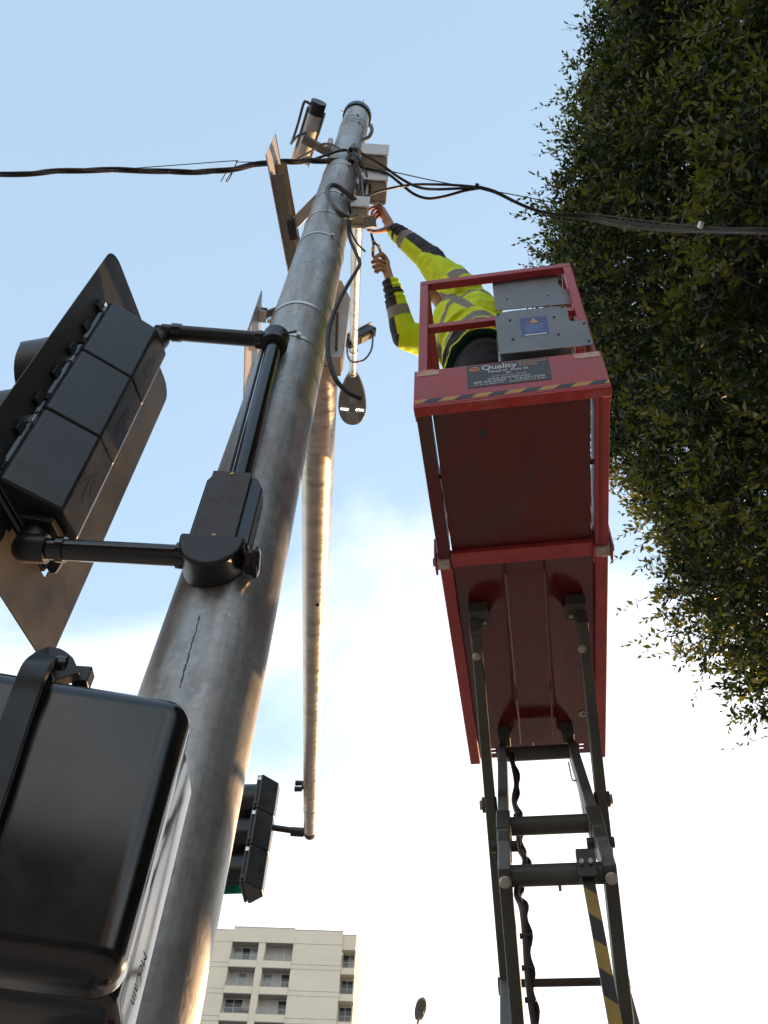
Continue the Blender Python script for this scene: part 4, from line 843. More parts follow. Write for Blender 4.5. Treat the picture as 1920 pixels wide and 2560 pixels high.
# safety prop with hazard paint
pa, pb_ = LP(0.455, NV - 0.02, ZL[1]), LP(0.50, NV + 0.06, 2.14)
PR = MB().beam(pa, pb_, 0.040, 0.03, lu).build('safety_prop', TAPEK, LIFT, bevel=0.002)
dd = (pb_ - pa).normalized(); oo = (lu - dd * lu.dot(dd)).normalized(); mm = dd.cross(oo); mm = mm if mm.y < 0 else -mm
mb = MB(); Lp = (pb_ - pa).length
for k in range(6):
    t0_ = 0.06 + k * 0.165
    vs = [pa + dd * (t0_ + a_ + (0.03 if b_ > 0 else 0)) + oo * b_ * 0.0195 + mm * 0.0158 for a_, b_ in ((0, -1), (0.085, -1), (0.085, 1), (0, 1))]
    mb.add(vs, [(0, 1, 2, 3)])
mb.build('hazard_paint', pmat('prop_yellow', (0.34, 0.25, 0.06), 0.6, 0, 0.2, 20), PR)
lbox('prop_clamp', 0.425, 0.490, NV - 0.055, NV - 0.01, ZL[1] - 0.04, ZL[1] + 0.062, BLACK, 0.004)
for u in (0.44, 0.47): MB().cyl(LP(u, NV - 0.056, ZL[1] + 0.01), LP(u, NV - 0.068, ZL[1] + 0.01), 0.009, n=6).build('clamp_bolt', PIN, LIFT)
# hoses
def lp(px, py, v): u, z = lz(px, py, v); return LP(u, v, z)
hs_ = [lp(px, py, v) for px, py, v in ((1272, 1880, 2.02), (1282, 1912, 1.99), (1290, 1960, 1.93), (1284, 2000, 1.85), (1294, 2040, 1.75), (1296, 2075, 1.62), (1298, 2120, 1.50), (1312, 2148, 1.42), (1308, 2175, 1.36), (1297, 2200, 1.28), (1292, 2235, 1.20), (1305, 2270, 1.14), (1313, 2340, 1.16), (1318, 2420, 1.2), (1326, 2500, 1.25), (1338, 2580, 1.3), (1350, 2680, 1.35))]
MB().tube(spline(hs_, 6), 0.011, 8).build('hose', CABLEB, LIFT)
MB().tube([p + V((0.014, 0.006, 0.002 * math.sin(i * 1.7))) + lu * 0.006 * math.sin(i * 0.9) for i, p in enumerate(spline(hs_, 6))], 0.008, 8).build('hose', CABLE, LIFT)
for i in (4, 6, 8, 9, 12, 13, 14): MB().box(hs_[i], (0.036, 0.02, 0.012), LM).build('hose_clip', CABLE, LIFT, bevel=0.002)
for pts in (((1421, 1905), (1430, 1948), (1442, 1955), (1452, 2000), (1460, 2038), (1474, 2044)), ((1526, 2150), (1530, 2190), (1536, 2215)), ((1519, 2395), (1514, 2408), (1514, 2440), (1522, 2500), (1534, 2515))):
    MB().tube(spline([lp(px, py, 1.8 if py < 2100 else 1.25) for px, py in pts], 4), 0.0045, 6).build('thin_pipe', STEEL if pts[0][1] < 2000 else OLIVE, LIFT)
# chassis
lbox('chassis', 0.02, 0.69, 0.62, 2.45, 0.30, 0.80, RED, 0.02); lbox('base_frame', 0.08, 0.63, 0.70, 2.35, 0.8005, 0.93, OLIVE, 0.01)
for u in (-0.02, 0.62):
    for v in (0.80, 2.10):
        wh = MB().lathe([(0.10, 0), (0.15, 0.004), (0.16, 0.02), (0.16, 0.09), (0.15, 0.106), (0.10, 0.11)], LP(u, v, 0.162), lu, 32).build('wheel', RUBBER, LIFT)
        MB().cyl(LP(u - 0.004, v, 0.162), LP(u + 0.114, v, 0.162), 0.085, n=24).build('rim', PIN, wh)
        lbox('axle_mount', 0.1, 0.61, v - 0.05, v + 0.05, 0.12, 0.2995, OLIVE, 0.005)

# ================================================================== APARTMENT TOWER
TH = math.atan2(-1.3, 16.8)
BO = V((-7.3, 105.0 - 0.0, -0.15))
bx = V((math.cos(TH), math.sin(TH), 0)); by = V((-bx.y, bx.x, 0))
def BP(x, y, z): return BO + bx * (x + 7.3) + by * y + V((0, 0, z + 0.15))
BM = Matrix((bx, by, V((0, 0, 1)))).transposed()
BT = thing('apartment_building', BP(-10, 8, -0.15), 'cream stucco apartment tower with recessed balconies and a stepped roofline', 'building')
def bbox(name, x0, x1, y0, y1, z0, z1, mat, parent=BT, bevel=0):
    return MB().box(BP((x0 + x1) / 2, (y0 + y1) / 2, (z0 + z1) / 2), (x1 - x0, y1 - y0, z1 - z0), BM).build(name, mat, parent, bevel=bevel)
FH_, TOPZ = 2.875, 47.0
RD = 1.25
BXL = -30.0
core = bbox('wall', BXL, -1.9, RD + 0.1, 16, -0.15, 48.0, CREAM)
bbox('wall', BXL, -14.60, 0.06, RD + 0.099, -0.15, 48.40, CREAM)           # left flank
bbox('wall', -7.26, -1.48, 0.0, RD + 0.099, -0.15, 48.62, CREAM)           # blank bay
bbox('wall', -1.47, 0.10, 0.55, 15.5, 46.75, 48.45, CREAM); 
bbox('wall', -1.87, 0.10, 2.0, 15.5, -0.15, 46.745, CREAM)
bbox('parapet', -14.598, -7.262, -0.10, RD + 0.099, 47.02, 48.72, CREAM)
bbox('coping', -14.62, -7.24, -0.13, RD + 0.12, 48.721, 48.78, CREAMG)
bbox('coping', -7.238, -1.45, -0.03, RD + 0.12, 48.621, 48.68, CREAMG); bbox('coping', BXL, -14.622, 0.03, RD + 0.12, 48.401, 48.46, CREAMG)
bbox('coping', -1.448, 0.13, 0.52, 15.5, 48.451, 48.51, CREAMG)
ORG = pmat('sunlit_cream', (0.60, 0.545, 0.455), 0.9)
cols = ((-14.55, -11.37), (-10.57, -7.27))
bbox('pier', -11.369, -10.571, -0.02, RD + 0.099, -0.15, 47.018, CREAM)
NF = 16
for fl in range(NF):
    zt = TOPZ - fl * FH_
    if zt < 3: break
    vis = fl < 4
    # horizontal joints on the blank bays
    for z_ in (zt + 0.02, zt - 2.33 + 0.0):
        bbox('wall_joint', -7.25, -1.49, -0.006, -0.0005, z_ - 0.03, z_ + 0.03, CREAMG)
        bbox('wall_joint', BXL, -14.61, 0.054, 0.0595, z_ - 0.03, z_ + 0.03, CREAMG)
    for ci, (x0, x1) in enumerate(cols):
        # spandrel / balcony front below the opening
        bal = bbox('balcony', x0, x1, -0.12, RD + 0.099, zt - FH_ + 0.06, zt - 2.05, CREAM)
        bbox('soffit', x0 + 0.01, x1 - 0.01, -0.10, RD + 0.09, zt - 0.012, zt + 0.018 if fl == 0 else zt + 0.0595, SOFFIT, bal)
        if not vis: continue
        wz0, wz1 = zt - 2.045, zt - 0.02
        wn = bbox('window', x0 + 0.05, x1 - 0.05, RD + 0.04, RD + 0.095, wz0, wz1, WFRAME)
        npan = 3; pw = (x1 - x0 - 0.16) / npan
        for k in range(npan):
            g = (WGLASS, CURTAIN, WGLASSD, CURTAIN)[(fl * 5 + ci * 3 + k * 2 + (k * fl) % 3) % 4]
            bbox('pane', x0 + 0.08 + k * pw + 0.04, x0 + 0.08 + (k + 1) * pw - 0.04, RD + 0.02, RD + 0.039, wz0 + 0.06, wz1 - 0.12, g, wn)
        rl = bbox('railing', x0, x1, -0.11, -0.07, zt - 1.50, zt - 1.45, WRAIL)
        bbox('bottom_rail', x0, x1, -0.105, -0.075, zt - 2.02, zt - 1.99, WRAIL, rl)
        for k in range(25):
            xx = x0 + 0.02 + (x1 - x0 - 0.04) * k / 24; bbox('baluster', xx - 0.018, xx + 0.018, -0.10, -0.08, zt - 1.99, zt - 1.50, WRAIL, rl)
    # right-hand corner loggia
    zr = zt - 0.25
    bbox('balcony', -1.469, 0.14 + 0.06 * fl, 0.50, 1.999, zr - FH_ + 0.10, zr - 2.05, CREAM)
    if vis:
        bbox('return_wall', -0.02 + 0.05 * fl, 0.10 + 0.05 * fl, 1.3, 1.999, zr - 2.045, zr, CREAM)
        wn = bbox('window', -1.40, 0.0, 1.93, 1.998, zr - 2.04, zr - 0.05, WFRAME)
        for k in range(2): bbox('pane', -1.35 + k * 0.68, -0.73 + k * 0.68, 1.915, 1.929, zr - 1.98, zr - 0.10, (WGLASSD, WGLASS)[k] if fl == 0 else WGLASSD, wn)
        rl = bbox('railing', -1.45, 0.05, 0.52, 0.56, zr - 1.50, zr - 1.45, WRAIL)
        for k in range(13): xx = -1.43 + k * 0.12; bbox('baluster', xx - 0.012, xx + 0.012, 0.53, 0.55, zr - 2.05, zr - 1.50, WRAIL, rl)
# terrace chairs on one balcony
for k, (xx, fl) in enumerate(((-12.3, 2), (-11.75, 2))):
    zt = TOPZ - fl * FH_ - 2.05; p = BP(xx, 0.5, zt)
    CH = thing('terrace_chair', p, ('left' if k == 0 else 'right') + ' dark slatted chair on the third-row left balcony of the tower', 'chair')
    MB().box(p + V((0, 0, 0.42)), (0.42, 0.42, 0.03)).build('seat', BLACK, CH)
    for j in range(4): MB().box(p + V((-0.18 + 0.12 * j, 0.2, 0.66)), (0.06, 0.03, 0.45)).build('back_slat', BLACK, CH)
    for sx_ in (-1, 1):
        for sy_ in (-1, 1): MB().box(p + V((0.18 * sx_, 0.18 * sy_, 0.2)), (0.04, 0.04, 0.41)).build('leg', BLACK, CH)

# ================================================================== FAR STREET LAMP
q = atY(1051, 2528, 22.0)
SL = thing('street_lamp', (q.x, q.y + 0.9, -0.15), 'distant cobra-head street lamp at the bottom edge of the picture', 'street lamp')
MB().tube([(q.x, q.y + 2.2, -0.15), (q.x, q.y + 2.2, 4), (q.x, q.y + 2.2, q.z - 0.5)], [0.10, 0.08, 0.06], 16).build('post', GALV, SL)
MB().tube(spline([V((q.x, q.y + 2.2, q.z - 0.55)), V((q.x, q.y + 1.9, q.z - 0.15)), V((q.x, q.y + 1.2, q.z + 0.02)), V((q.x, q.y + 0.3, q.z))], 5), 0.03, 12).build('arm', GALV, SL)
vs = []; mb = MB(); prof = [(0, .03), (.06, .09), (.2, .125), (.36, .14), (.52, .13), (.62, .10), (.68, .05)]
for i, (t, w_) in enumerate(prof):
    for a in range(16):
        an = 2 * math.pi * a / 16; vs.append(V((q.x + w_ * math.cos(an), q.y + 0.62 - t * 1.9, q.z + 0.02 + (0.10 if math.sin(an) > 0 else 0.05) * math.sin(an) * w_ / .14)))
mb.add(vs, [(i * 16 + a, i * 16 + (a + 1) % 16, i * 16 + 16 + (a + 1) % 16, i * 16 + 16 + a) for i in range(len(prof) - 1) for a in range(16)] + [tuple(range(16)), tuple(range(len(vs) - 16, len(vs)))[::-1]])
mb.build('lamp_head', pmat('far_lamp', (0.20, 0.195, 0.17), 0.6), SL)
MB().box((q.x, q.y - 0.02, q.z - 0.036), (0.14, 0.22, 0.02)).build('lens', PGREY, SL, bevel=0.006)

# ================================================================== TREE
TCN, TRD, TE = np.array([6.95, 1.93, 9.30]), np.array([5.12, 4.58, 5.08]), 3.33
TREE = thing('ficus_tree', (6.8, 2.0, 0), 'dense dark green clipped ficus tree filling the right side', 'tree')
MB().tube(spline([V((6.8, 2.0, -0.02)), V((6.83, 1.97, 1.5)), V((6.75, 2.02, 3.2)), V((6.88, 1.95, 5.0)), V((6.95, 1.93, 7.0))], 6), [0.36 - 0.12 * min(1, i / 24) for i in range(25)], 18).build('trunk', BARK, TREE)
for k in range(11):
    a = k * 2.4 + 0.3; el = random.uniform(0.25, 1.1); L = random.uniform(2.8, 4.2)
    d = V((math.cos(a) * math.cos(el), math.sin(a) * math.cos(el), math.sin(el))); b_ = V((6.88, 1.95, random.uniform(4.2, 6.8)))
    pts = spline([b_, b_ + d * L * 0.4 + V((0, 0, -0.05)), b_ + d * L * 0.75 + V((0, 0, 0.2)), b_ + d * L + V((0, 0, 0.5))], 5)
    MB().tube(pts, [0.10 - 0.085 * i / (len(pts) - 1) for i in range(len(pts))], 8).build('limb', BARK, TREE)
def gen_leaves():
    n_t = 46000
    D = RNG.normal(size=(n_t * 3, 3)); D /= np.linalg.norm(D, axis=1)[:, None]
    S = D / (np.abs(D) ** TE).sum(1)[:, None] ** (1 / TE)
    Pn = TCN + S * TRD
    # the street side and the underside carry the dense clipped growth
    wgt = np.where((S[:, 0] < -0.35) & (Pn[:, 1] > -0.8), 1.0, np.where((S[:, 2] < -0.6) & (S[:, 0] < 0.3) & (Pn[:, 1] > -0.8), 0.9, 0.22))
    keep = RNG.random(len(Pn)) < wgt; S, Pn = S[keep][:n_t], Pn[keep][:n_t]
    nrm = np.sign(S) * np.abs(S) ** (TE - 1) / TRD; nrm /= np.linalg.norm(nrm, axis=1)[:, None]
    lump = np.array([noise.noise(V(p) * 0.7) * 0.42 + noise.noise(V(p) * 2.0 + V((7, 3, 1))) * 0.44 for p in Pn])
    m = len(Pn)
    clump = np.clip(np.array([noise.noise(V(p) * 1.7 + V((1, 9, 4))) for p in Pn]) * 1.6 + 0.35, 0, 1)
    depth = np.abs(RNG.normal(size=m)) * 0.34
    dist = lump - depth
    sprout = RNG.random(m) < 0.035
    dist = np.where(sprout, lump + RNG.random(m) * 0.06, dist)
    org = Pn + nrm * dist[:, None]
    up = np.array([0, 0, 1.0])
    dr = nrm * 0.75 + RNG.normal(size=(m, 3)) * 0.55 + up * 0.30; dr /= np.linalg.norm(dr, axis=1)[:, None]
    tl = np.where(sprout, RNG.uniform(0.26, 0.50, m), RNG.uniform(0.12, 0.26, m))
    nl = np.where(sprout, 13, 9)
    pos, dire, size, tint, outer = [], [], [], [], []
    for j in range(13):
        ok = j < nl
        t = (j + 0.6) / nl
        side = np.cross(dr, up); side /= np.linalg.norm(side, axis=1)[:, None] + 1e-6
        oth = np.cross(side, dr)
        ang = j * 2.4 + RNG.random(m) * 1.2
        lat = side * np.cos(ang)[:, None] + oth * np.sin(ang)[:, None]
        p = org + dr * (tl * t)[:, None]
        ld = dr * 0.65 + lat * (0.95 - 0.55 * t)[:, None] + RNG.normal(size=(m, 3)) * 0.22; ld /= np.linalg.norm(ld, axis=1)[:, None]
        s_ = RNG.uniform(0.050, 0.084, m) * (1 - 0.30 * (t > 0.8))
        # young growth at the tips of outer twigs is yellow-green
        new = (t > 0.5) * (depth < 0.20) * (RNG.random(m) * 0.55 + clump * 0.75) + 0.30 * RNG.random(m) * (0.4 + 0.6 * clump)
        new = np.where(sprout, np.maximum(new, RNG.uniform(0.5, 1.0, m)), new)
        for arr, val in ((pos, p), (dire, ld), (size, s_), (tint, new), (outer, dist)): arr.append(val[ok])
    # oversized inner leaves added to close the crown and block light through it
    ni = 100000
    D = RNG.normal(size=(ni, 3)); D /= np.linalg.norm(D, axis=1)[:, None]; Si = D / (np.abs(D) ** TE).sum(1)[:, None] ** (1 / TE)
    pi_ = TCN + Si * (TRD - RNG.uniform(0.55, 1.6, (ni, 1))); di = RNG.normal(size=(ni, 3)) + Si * 0.6; di /= np.linalg.norm(di, axis=1)[:, None]
    for arr, val in ((pos, pi_), (dire, di), (size, RNG.uniform(0.10, 0.17, ni)), (tint, np.zeros(ni)), (outer, np.full(ni, -1.0))): arr.append(val)
    return [np.concatenate(q) for q in (pos, dire, size, tint, outer)] + [org, dr, tl, sprout]
lp_, ldr, lsz, ltn, lout, torg, tdr, ttl, tspr = gen_leaves()
nL = len(lp_)
rv = RNG.normal(size=(nL, 3)); lsd = np.cross(ldr, rv); lsd /= np.linalg.norm(lsd, axis=1)[:, None]; lnm = np.cross(lsd, ldr)
base_c = np.array([[0.013, 0.025, 0.005], [0.020, 0.036, 0.007], [0.030, 0.049, 0.009], [0.016, 0.029, 0.008]])
lc = base_c[RNG.integers(0, 4, nL)] * RNG.uniform(0.55, 1.05, (nL, 1))
newc = np.array([0.135, 0.142, 0.024]); k_ = np.clip((ltn - 0.40) * 1.6, 0, 0.9)[:, None]; lc = lc * (1 - k_) + newc * k_
odd = RNG.random(nL) < 0.0012; lc[odd] = np.array([0.42, 0.30, 0.05])
LEAFM = bpy.data.materials.new('ficus_leaf'); LEAFM.use_nodes = True; t = LEAFM.node_tree; bs = t.nodes['Principled BSDF']
at = N(t, 'ShaderNodeAttribute', attribute_name='leafcol'); t.links.new(at.outputs['Color'], bs.inputs['Base Color']); bs.inputs['Roughness'].default_value = 0.5; bs.inputs['Specular IOR Level'].default_value = 0.3
tr = N(t, 'ShaderNodeBsdfTranslucent'); ms = N(t, 'ShaderNodeMixShader', inp={0: 0.30})
hsv = N(t, 'ShaderNodeHueSaturation', inp={'Value': 1.7, 'Saturation': 1.1}); t.links.new(at.outputs['Color'], hsv.inputs['Color']); t.links.new(hsv.outputs[0], tr.inputs[0])
t.links.new(bs.outputs[0], ms.inputs[1]); t.links.new(tr.outputs[0], ms.inputs[2]); t.links.new(ms.outputs[0], t.nodes['Material Output'].inputs[0])
# the leaves that show largest become single leaf objects
rel = lp_ - CAM; cm = rel @ ROT; dpt = -cm[:, 2]
ux, uy = CX + FPX * cm[:, 0] / dpt, CY - FPX * cm[:, 1] / dpt
inv = (dpt > 0) & (ux > 1380) & (ux < 1900) & (uy > 20) & (uy < 1800) & ((lout > 0.02) | ((ux < 1560) & (lout > -0.05)))
show = lsz / np.maximum(dpt, 0.5) * (0.4 + np.abs(np.einsum('ij,ij->i', lnm, rel)) / np.linalg.norm(rel, axis=1))
idx = np.where(inv)[0]; idx = idx[np.argsort(-show[idx])][:300]
rest = np.ones(nL, bool); rest[idx] = False
SHP = np.array([[0, 0, 0], [0.42, -0.235, 0.055], [1, 0, -0.06], [0.42, 0.235, 0.055], [0.48, 0, -0.015]])   # along, across, up
R_ = np.where(rest)[0]
VV = lp_[R_][:, None, :] + lsz[R_][:, None, None] * (SHP[None, :, 0:1] * ldr[R_][:, None, :] + SHP[None, :, 1:2] * lsd[R_][:, None, :] + SHP[None, :, 2:3] * lnm[R_][:, None, :])
VV = VV.reshape(-1, 3) - np.array([6.8, 2.0, 0]); nR = len(R_)
TR = np.array([[0, 1, 4], [1, 2, 4], [2, 3, 4], [3, 0, 4]]); FF = (TR[None] + np.arange(nR)[:, None, None] * 5).reshape(-1)
me = bpy.data.meshes.new('foliage'); me.vertices.add(len(VV)); me.vertices.foreach_set('co', VV.ravel()); me.loops.add(len(FF)); me.loops.foreach_set('vertex_index', FF)
me.polygons.add(len(FF) // 3); me.polygons.foreach_set('loop_start', np.arange(0, len(FF), 3)); me.polygons.foreach_set('use_smooth', np.ones(len(FF) // 3, bool)); me.update(calc_edges=True)
ca_ = me.color_attributes.new('leafcol', 'FLOAT_COLOR', 'POINT'); ca_.data.foreach_set('color', np.concatenate([np.repeat(lc[R_], 5, 0), np.ones((nR * 5, 1))], 1).ravel())
me.materials.append(LEAFM); fo = bpy.data.objects.new('foliage', me); COL.objects.link(fo); fo.parent = TREE; tag(fo, kind='stuff')
lmesh = []
for k in range(6):
    q = bpy.data.meshes.new('leaf'); q.from_pydata([(x, y, z) for x, y, z in SHP], [], TR.tolist()); q.polygons.foreach_set('use_smooth', [True] * 4)
    cc_ = base_c[k % 4] if k < 4 else (newc * 0.8 if k == 4 else newc * 0.45)
    c_ = q.color_attributes.new('leafcol', 'FLOAT_COLOR', 'POINT'); c_.data.foreach_set('color', np.tile([*cc_, 1.0], 5)); q.materials.append(LEAFM); lmesh.append(q)
for i in idx:
    kk = 4 if k_[i, 0] > 0.4 else (5 if k_[i, 0] > 0.15 else random.randrange(4))
    o = bpy.data.objects.new('leaf', lmesh[kk]); COL.objects.link(o); o.parent = TREE
    M = Matrix((V(ldr[i]), V(lsd[i]), V(lnm[i]))).transposed().to_4x4(); M = Matrix.Translation(V(lp_[i]) - V((6.8, 2.0, 0))) @ M @ Matrix.Scale(lsz[i], 4); o.matrix_local = M
# twig stems
ti = np.where(tspr | (RNG.random(len(torg)) < 0.25))[0]; vs, fs_ = [], []
for i in ti:
    a_ = torg[i] - tdr[i] * 0.12; b_ = torg[i] + tdr[i] * ttl[i]; q = np.cross(tdr[i], [0.3, 0.2, 1.0]); q /= np.linalg.norm(q); w2 = np.cross(q, tdr[i]); o = len(vs)
    for p, r_ in ((a_, 0.0035), (b_, 0.0012)): vs += [p + (q * math.cos(2.1 * k) + w2 * math.sin(2.1 * k)) * r_ - np.array([6.8, 2.0, 0]) for k in range(3)]
    fs_ += [(o, o + 1, o + 4, o + 3), (o + 1, o + 2, o + 5, o + 4), (o + 2, o, o + 3, o + 5)]
q = bpy.data.meshes.new('twigs'); q.from_pydata([tuple(p) for p in vs], [], fs_); q.materials.append(BARK); tw = bpy.data.objects.new('twigs', q); COL.objects.link(tw); tw.parent = TREE; tag(tw, kind='stuff')

# ================================================================== WORKER
def sphere(mb, c, r, M=None, n=12):
    c = V(c); r = (r, r, r) if isinstance(r, (int, float)) else r; M = M or Matrix.Identity(3); vs, fs = [], []
    for i in range(n + 1):
        th = math.pi * i / n
        for j in range(2 * n):
            ph = math.pi * j / n; vs.append(c + M @ V((r[0] * math.sin(th) * math.cos(ph), r[1] * math.sin(th) * math.sin(ph), r[2] * math.cos(th))))
    for i in range(n):
        for j in range(2 * n):
            a, b = i * 2 * n + j, i * 2 * n + (j + 1) % (2 * n); fs.append((a, a + 2 * n, b + 2 * n, b))
    mb.add(vs, fs)
def chain(mb, pts, n=10):
    for (p, r) in pts: sphere(mb, p, r, n=n)
    for (p, r), (q, s_) in zip(pts, pts[1:]):
        if (V(q) - V(p)).length > 1e-4: mb.cyl(p, q, r, s_, n=2 * n)
def remesh(mb, voxel, smooth=6, fac=0.5):
    me = bpy.data.meshes.new('tmp'); me.from_pydata([tuple(p) for p in mb.v], [], mb.f)
    bm = bmesh.new(); bm.from_mesh(me); bmesh.ops.recalc_face_normals(bm, faces=bm.faces); bm.to_mesh(me); bm.free()
    ob = bpy.data.objects.new('tmp', me); COL.objects.link(ob)
    m = ob.modifiers.new('r', 'REMESH'); m.mode = 'VOXEL'; m.voxel_size = voxel
    if smooth: m = ob.modifiers.new('s', 'SMOOTH'); m.iterations = smooth; m.factor = fac
    bpy.context.view_layer.update()
    out = bpy.data.meshes.new_from_object(ob.evaluated_get(bpy.context.evaluated_depsgraph_get()))
    bpy.data.objects.remove(ob); bpy.data.meshes.remove(me); return out
def finish(me, name, mat, parent):
    root = parent
    for v in me.vertices: v.co = v.co - V(root.location)
    me.materials.clear(); me.materials.append(mat); me.polygons.foreach_set('use_smooth', [True] * len(me.polygons)); me.name = name
    ob = bpy.data.objects.new(name, me); COL.objects.link(ob); ob.parent = parent; return ob
FLOOR = 4.394
PER = thing('person', (0.42, 2.10, FLOOR), 'worker in a yellow hi-vis jacket reaching up from the lift with pliers', 'person')
LS, LE, LWr = atY(1150, 728, 1.95), atY(1070, 646, 1.92), atY(983, 574, 1.88)
RS, RE, RWr = V((0.25, 2.29, 5.84)), atY(1012, 840, 2.24), atY(975, 700, 2.03)
HIP, CHEST, NECK = V((0.43, 2.12, 5.26)), V((0.335, 2.12, 5.66)), V((0.285, 2.11, 5.86))
HEAD = atY(1112, 732, 2.09); LOOK = V((-0.92, -0.16, 0.34)).normalized()
lk_s = LOOK.cross(V((0, 0, 1))).normalized(); lk_u = lk_s.cross(LOOK).normalized()
HM = Matrix((LOOK, -lk_s, lk_u)).transposed()
bd = MB()
# head and face
sphere(bd, HEAD, (0.098, 0.077, 0.112), HM, 14); sphere(bd, HEAD + HM @ V((0.045, 0, -0.062)), (0.050, 0.052, 0.052), HM)
chain(bd, [(HEAD + HM @ V((0.094, 0, 0.018)), 0.009), (HEAD + HM @ V((0.112, 0, -0.020)), 0.014)]); sphere(bd, HEAD + HM @ V((0.096, 0, -0.052)), (0.010, 0.024, 0.008), HM)
sphere(bd, HEAD + HM @ V((0.090, 0, -0.088)), (0.016, 0.022, 0.016), HM)
for sg in (-1, 1):
    sphere(bd, HEAD + HM @ V((-0.005, 0.078 * sg, -0.008)), (0.018, 0.008, 0.032), HM); sphere(bd, HEAD + HM @ V((0.082, 0.032 * sg, 0.030)), (0.012, 0.022, 0.008), HM)
    sphere(bd, HEAD + HM @ V((0.084, 0.031 * sg, 0.010)), (0.010, 0.013, 0.009), HM)
chain(bd, [(HEAD + HM @ V((-0.015, 0, -0.08)), 0.058), (NECK, 0.060)])
# trunk and limbs
sphere(bd, CHEST, (0.115, 0.165, 0.22), Matrix.Rotation(rad(-12), 3, 'Y')); sphere(bd, HIP + V((0, 0, 0.02)), (0.115, 0.155, 0.13)); chain(bd, [(HIP, 0.12), (HIP.lerp(CHEST, 0.5), 0.115), (CHEST, 0.12), (NECK, 0.06)])
chain(bd, [(NECK + V((0, -0.05, -0.03)), 0.05), (LS, 0.055), (LE, 0.041), (LE.lerp(LWr, 0.35), 0.040), (LWr, 0.027)]); chain(bd, [(NECK + V((0, 0.05, -0.03)), 0.05), (RS, 0.055), (RE, 0.041), (RE.lerp(RWr, 0.35), 0.040), (RWr, 0.028)])
ANK = []
for sg in (-1, 1):
    h = HIP + V((0.0, 0.085 * sg, -0.05)); k = V((0.425, 2.12 + 0.10 * sg, 4.86)); a = V((0.455, 2.12 + 0.11 * sg, 4.47)); ANK.append(a)
    chain(bd, [(h, 0.088), (k, 0.055), (k.lerp(a, 0.3), 0.053), (a, 0.036), (a + V((-0.12, 0, -0.045)), 0.03)])
# left hand: fingers above, thumb below, closing on the module
def px(p, Y): return atY(p[0], p[1], Y)
palm = px((964, 552), 1.875); kn = [px((957, 521), 1.835), px((955, 527), 1.855), px((956, 535), 1.88), px((958, 544), 1.905)]
for k in kn: chain(bd, [(LWr, 0.022), (LWr.lerp(k, 0.5), 0.019), (k, 0.0125)], 7)
chain(bd, [(LWr, 0.026), (palm, 0.022)], 7)
tips = [((946, 510, 1.815), (931, 519, 1.80), (917, 524, 1.80)), ((941, 518, 1.84), (931, 529, 1.83), (929, 538, 1.825)), ((944, 529, 1.87), (935, 539, 1.865), (934, 547, 1.86)), ((948, 539, 1.895), (939, 546, 1.89), (937, 553, 1.885))]
for k, (a_, b_, c_) in zip(kn, tips): chain(bd, [(k, 0.0115), (atY(*a_), 0.0102), (atY(*b_), 0.0092), (atY(*c_), 0.0080)], 7)
chain(bd, [(LWr.lerp(palm, 0.45), 0.021), (px((962, 574), 1.86), 0.0165), (px((948, 578), 1.83), 0.0125), (px((934, 579), 1.81), 0.0112), (px((921, 575), 1.795), 0.0092)], 7)
# right hand: a fist round the plier handles
rp = px((957, 668), 2.005); rk = [px((963, 647), 1.985), px((962, 657), 1.99), px((962, 667), 2.0), px((961, 677), 2.01)]
for k in rk: chain(bd, [(RWr, 0.024), (RWr.lerp(k, 0.55), 0.020), (k, 0.0130)], 7)
for k, (a_, b_, c_) in zip(rk, (((948, 637, 1.955), (936, 645, 1.945), (940, 650, 1.975)), ((944, 650, 1.955), (931, 655, 1.95), (937, 660, 1.98)), ((946, 662, 1.965), (934, 667, 1.96), (940, 671, 1.985)), ((950, 673, 1.98), (939, 678, 1.975), (944, 681, 1.995)))):
    chain(bd, [(k, 0.0122), (atY(*a_), 0.0112), (atY(*b_), 0.0106), (atY(*c_), 0.0095)], 7)
chain(bd, [(RWr.lerp(rp, 0.4), 0.021), (px((968, 656), 2.0), 0.0165), (px((963, 643), 1.975), 0.0125), (px((956, 634), 1.955), 0.0100)], 7)
finish(remesh(bd, 0.0042, 3), 'body', SKIN, PER)
# trousers
tm = MB(); sphere(tm, HIP + V((0.01, 0, 0.0)), (0.150, 0.190, 0.17)); sphere(tm, HIP + V((0.075, -0.075, -0.05)), 0.105); sphere(tm, HIP + V((0.075, 0.075, -0.05)), 0.105)
for sg, a in zip((-1, 1), ANK):
    h = HIP + V((0.0, 0.088 * sg, -0.06)); k = V((0.425, 2.12 + 0.10 * sg, 4.86)); chain(tm, [(h, 0.118), (h.lerp(k, 0.5), 0.098), (k, 0.080), (a + V((0, 0, 0.02)), 0.075)])
me = remesh(tm, 0.010, 4)
for v in me.vertices: v.co += v.normal * (noise.noise(V((v.co.x * 9, v.co.y * 9, v.co.z * 22))) * 0.008)
finish(me, 'trousers', CLOTHK, PER)
bt = MB()
for a in ANK: chain(bt, [(a + V((0, 0, 0.06)), 0.056), (a + V((0.01, 0, -0.03)), 0.050), (a + V((-0.08, 0, -0.036)), 0.046), (a + V((-0.17, 0, -0.042)), 0.038)]); bt.box(a + V((-0.06, 0, -0.062)), (0.27, 0.09, 0.026))
finish(remesh(bt, 0.008, 3), 'boots', BLACK, PER)
hm = MB(); sphere(hm, HEAD + HM @ V((-0.018, 0, 0.022)), (0.096, 0.084, 0.104), HM, 14); finish(remesh(hm, 0.010, 4), 'hair', HAIR, PER)
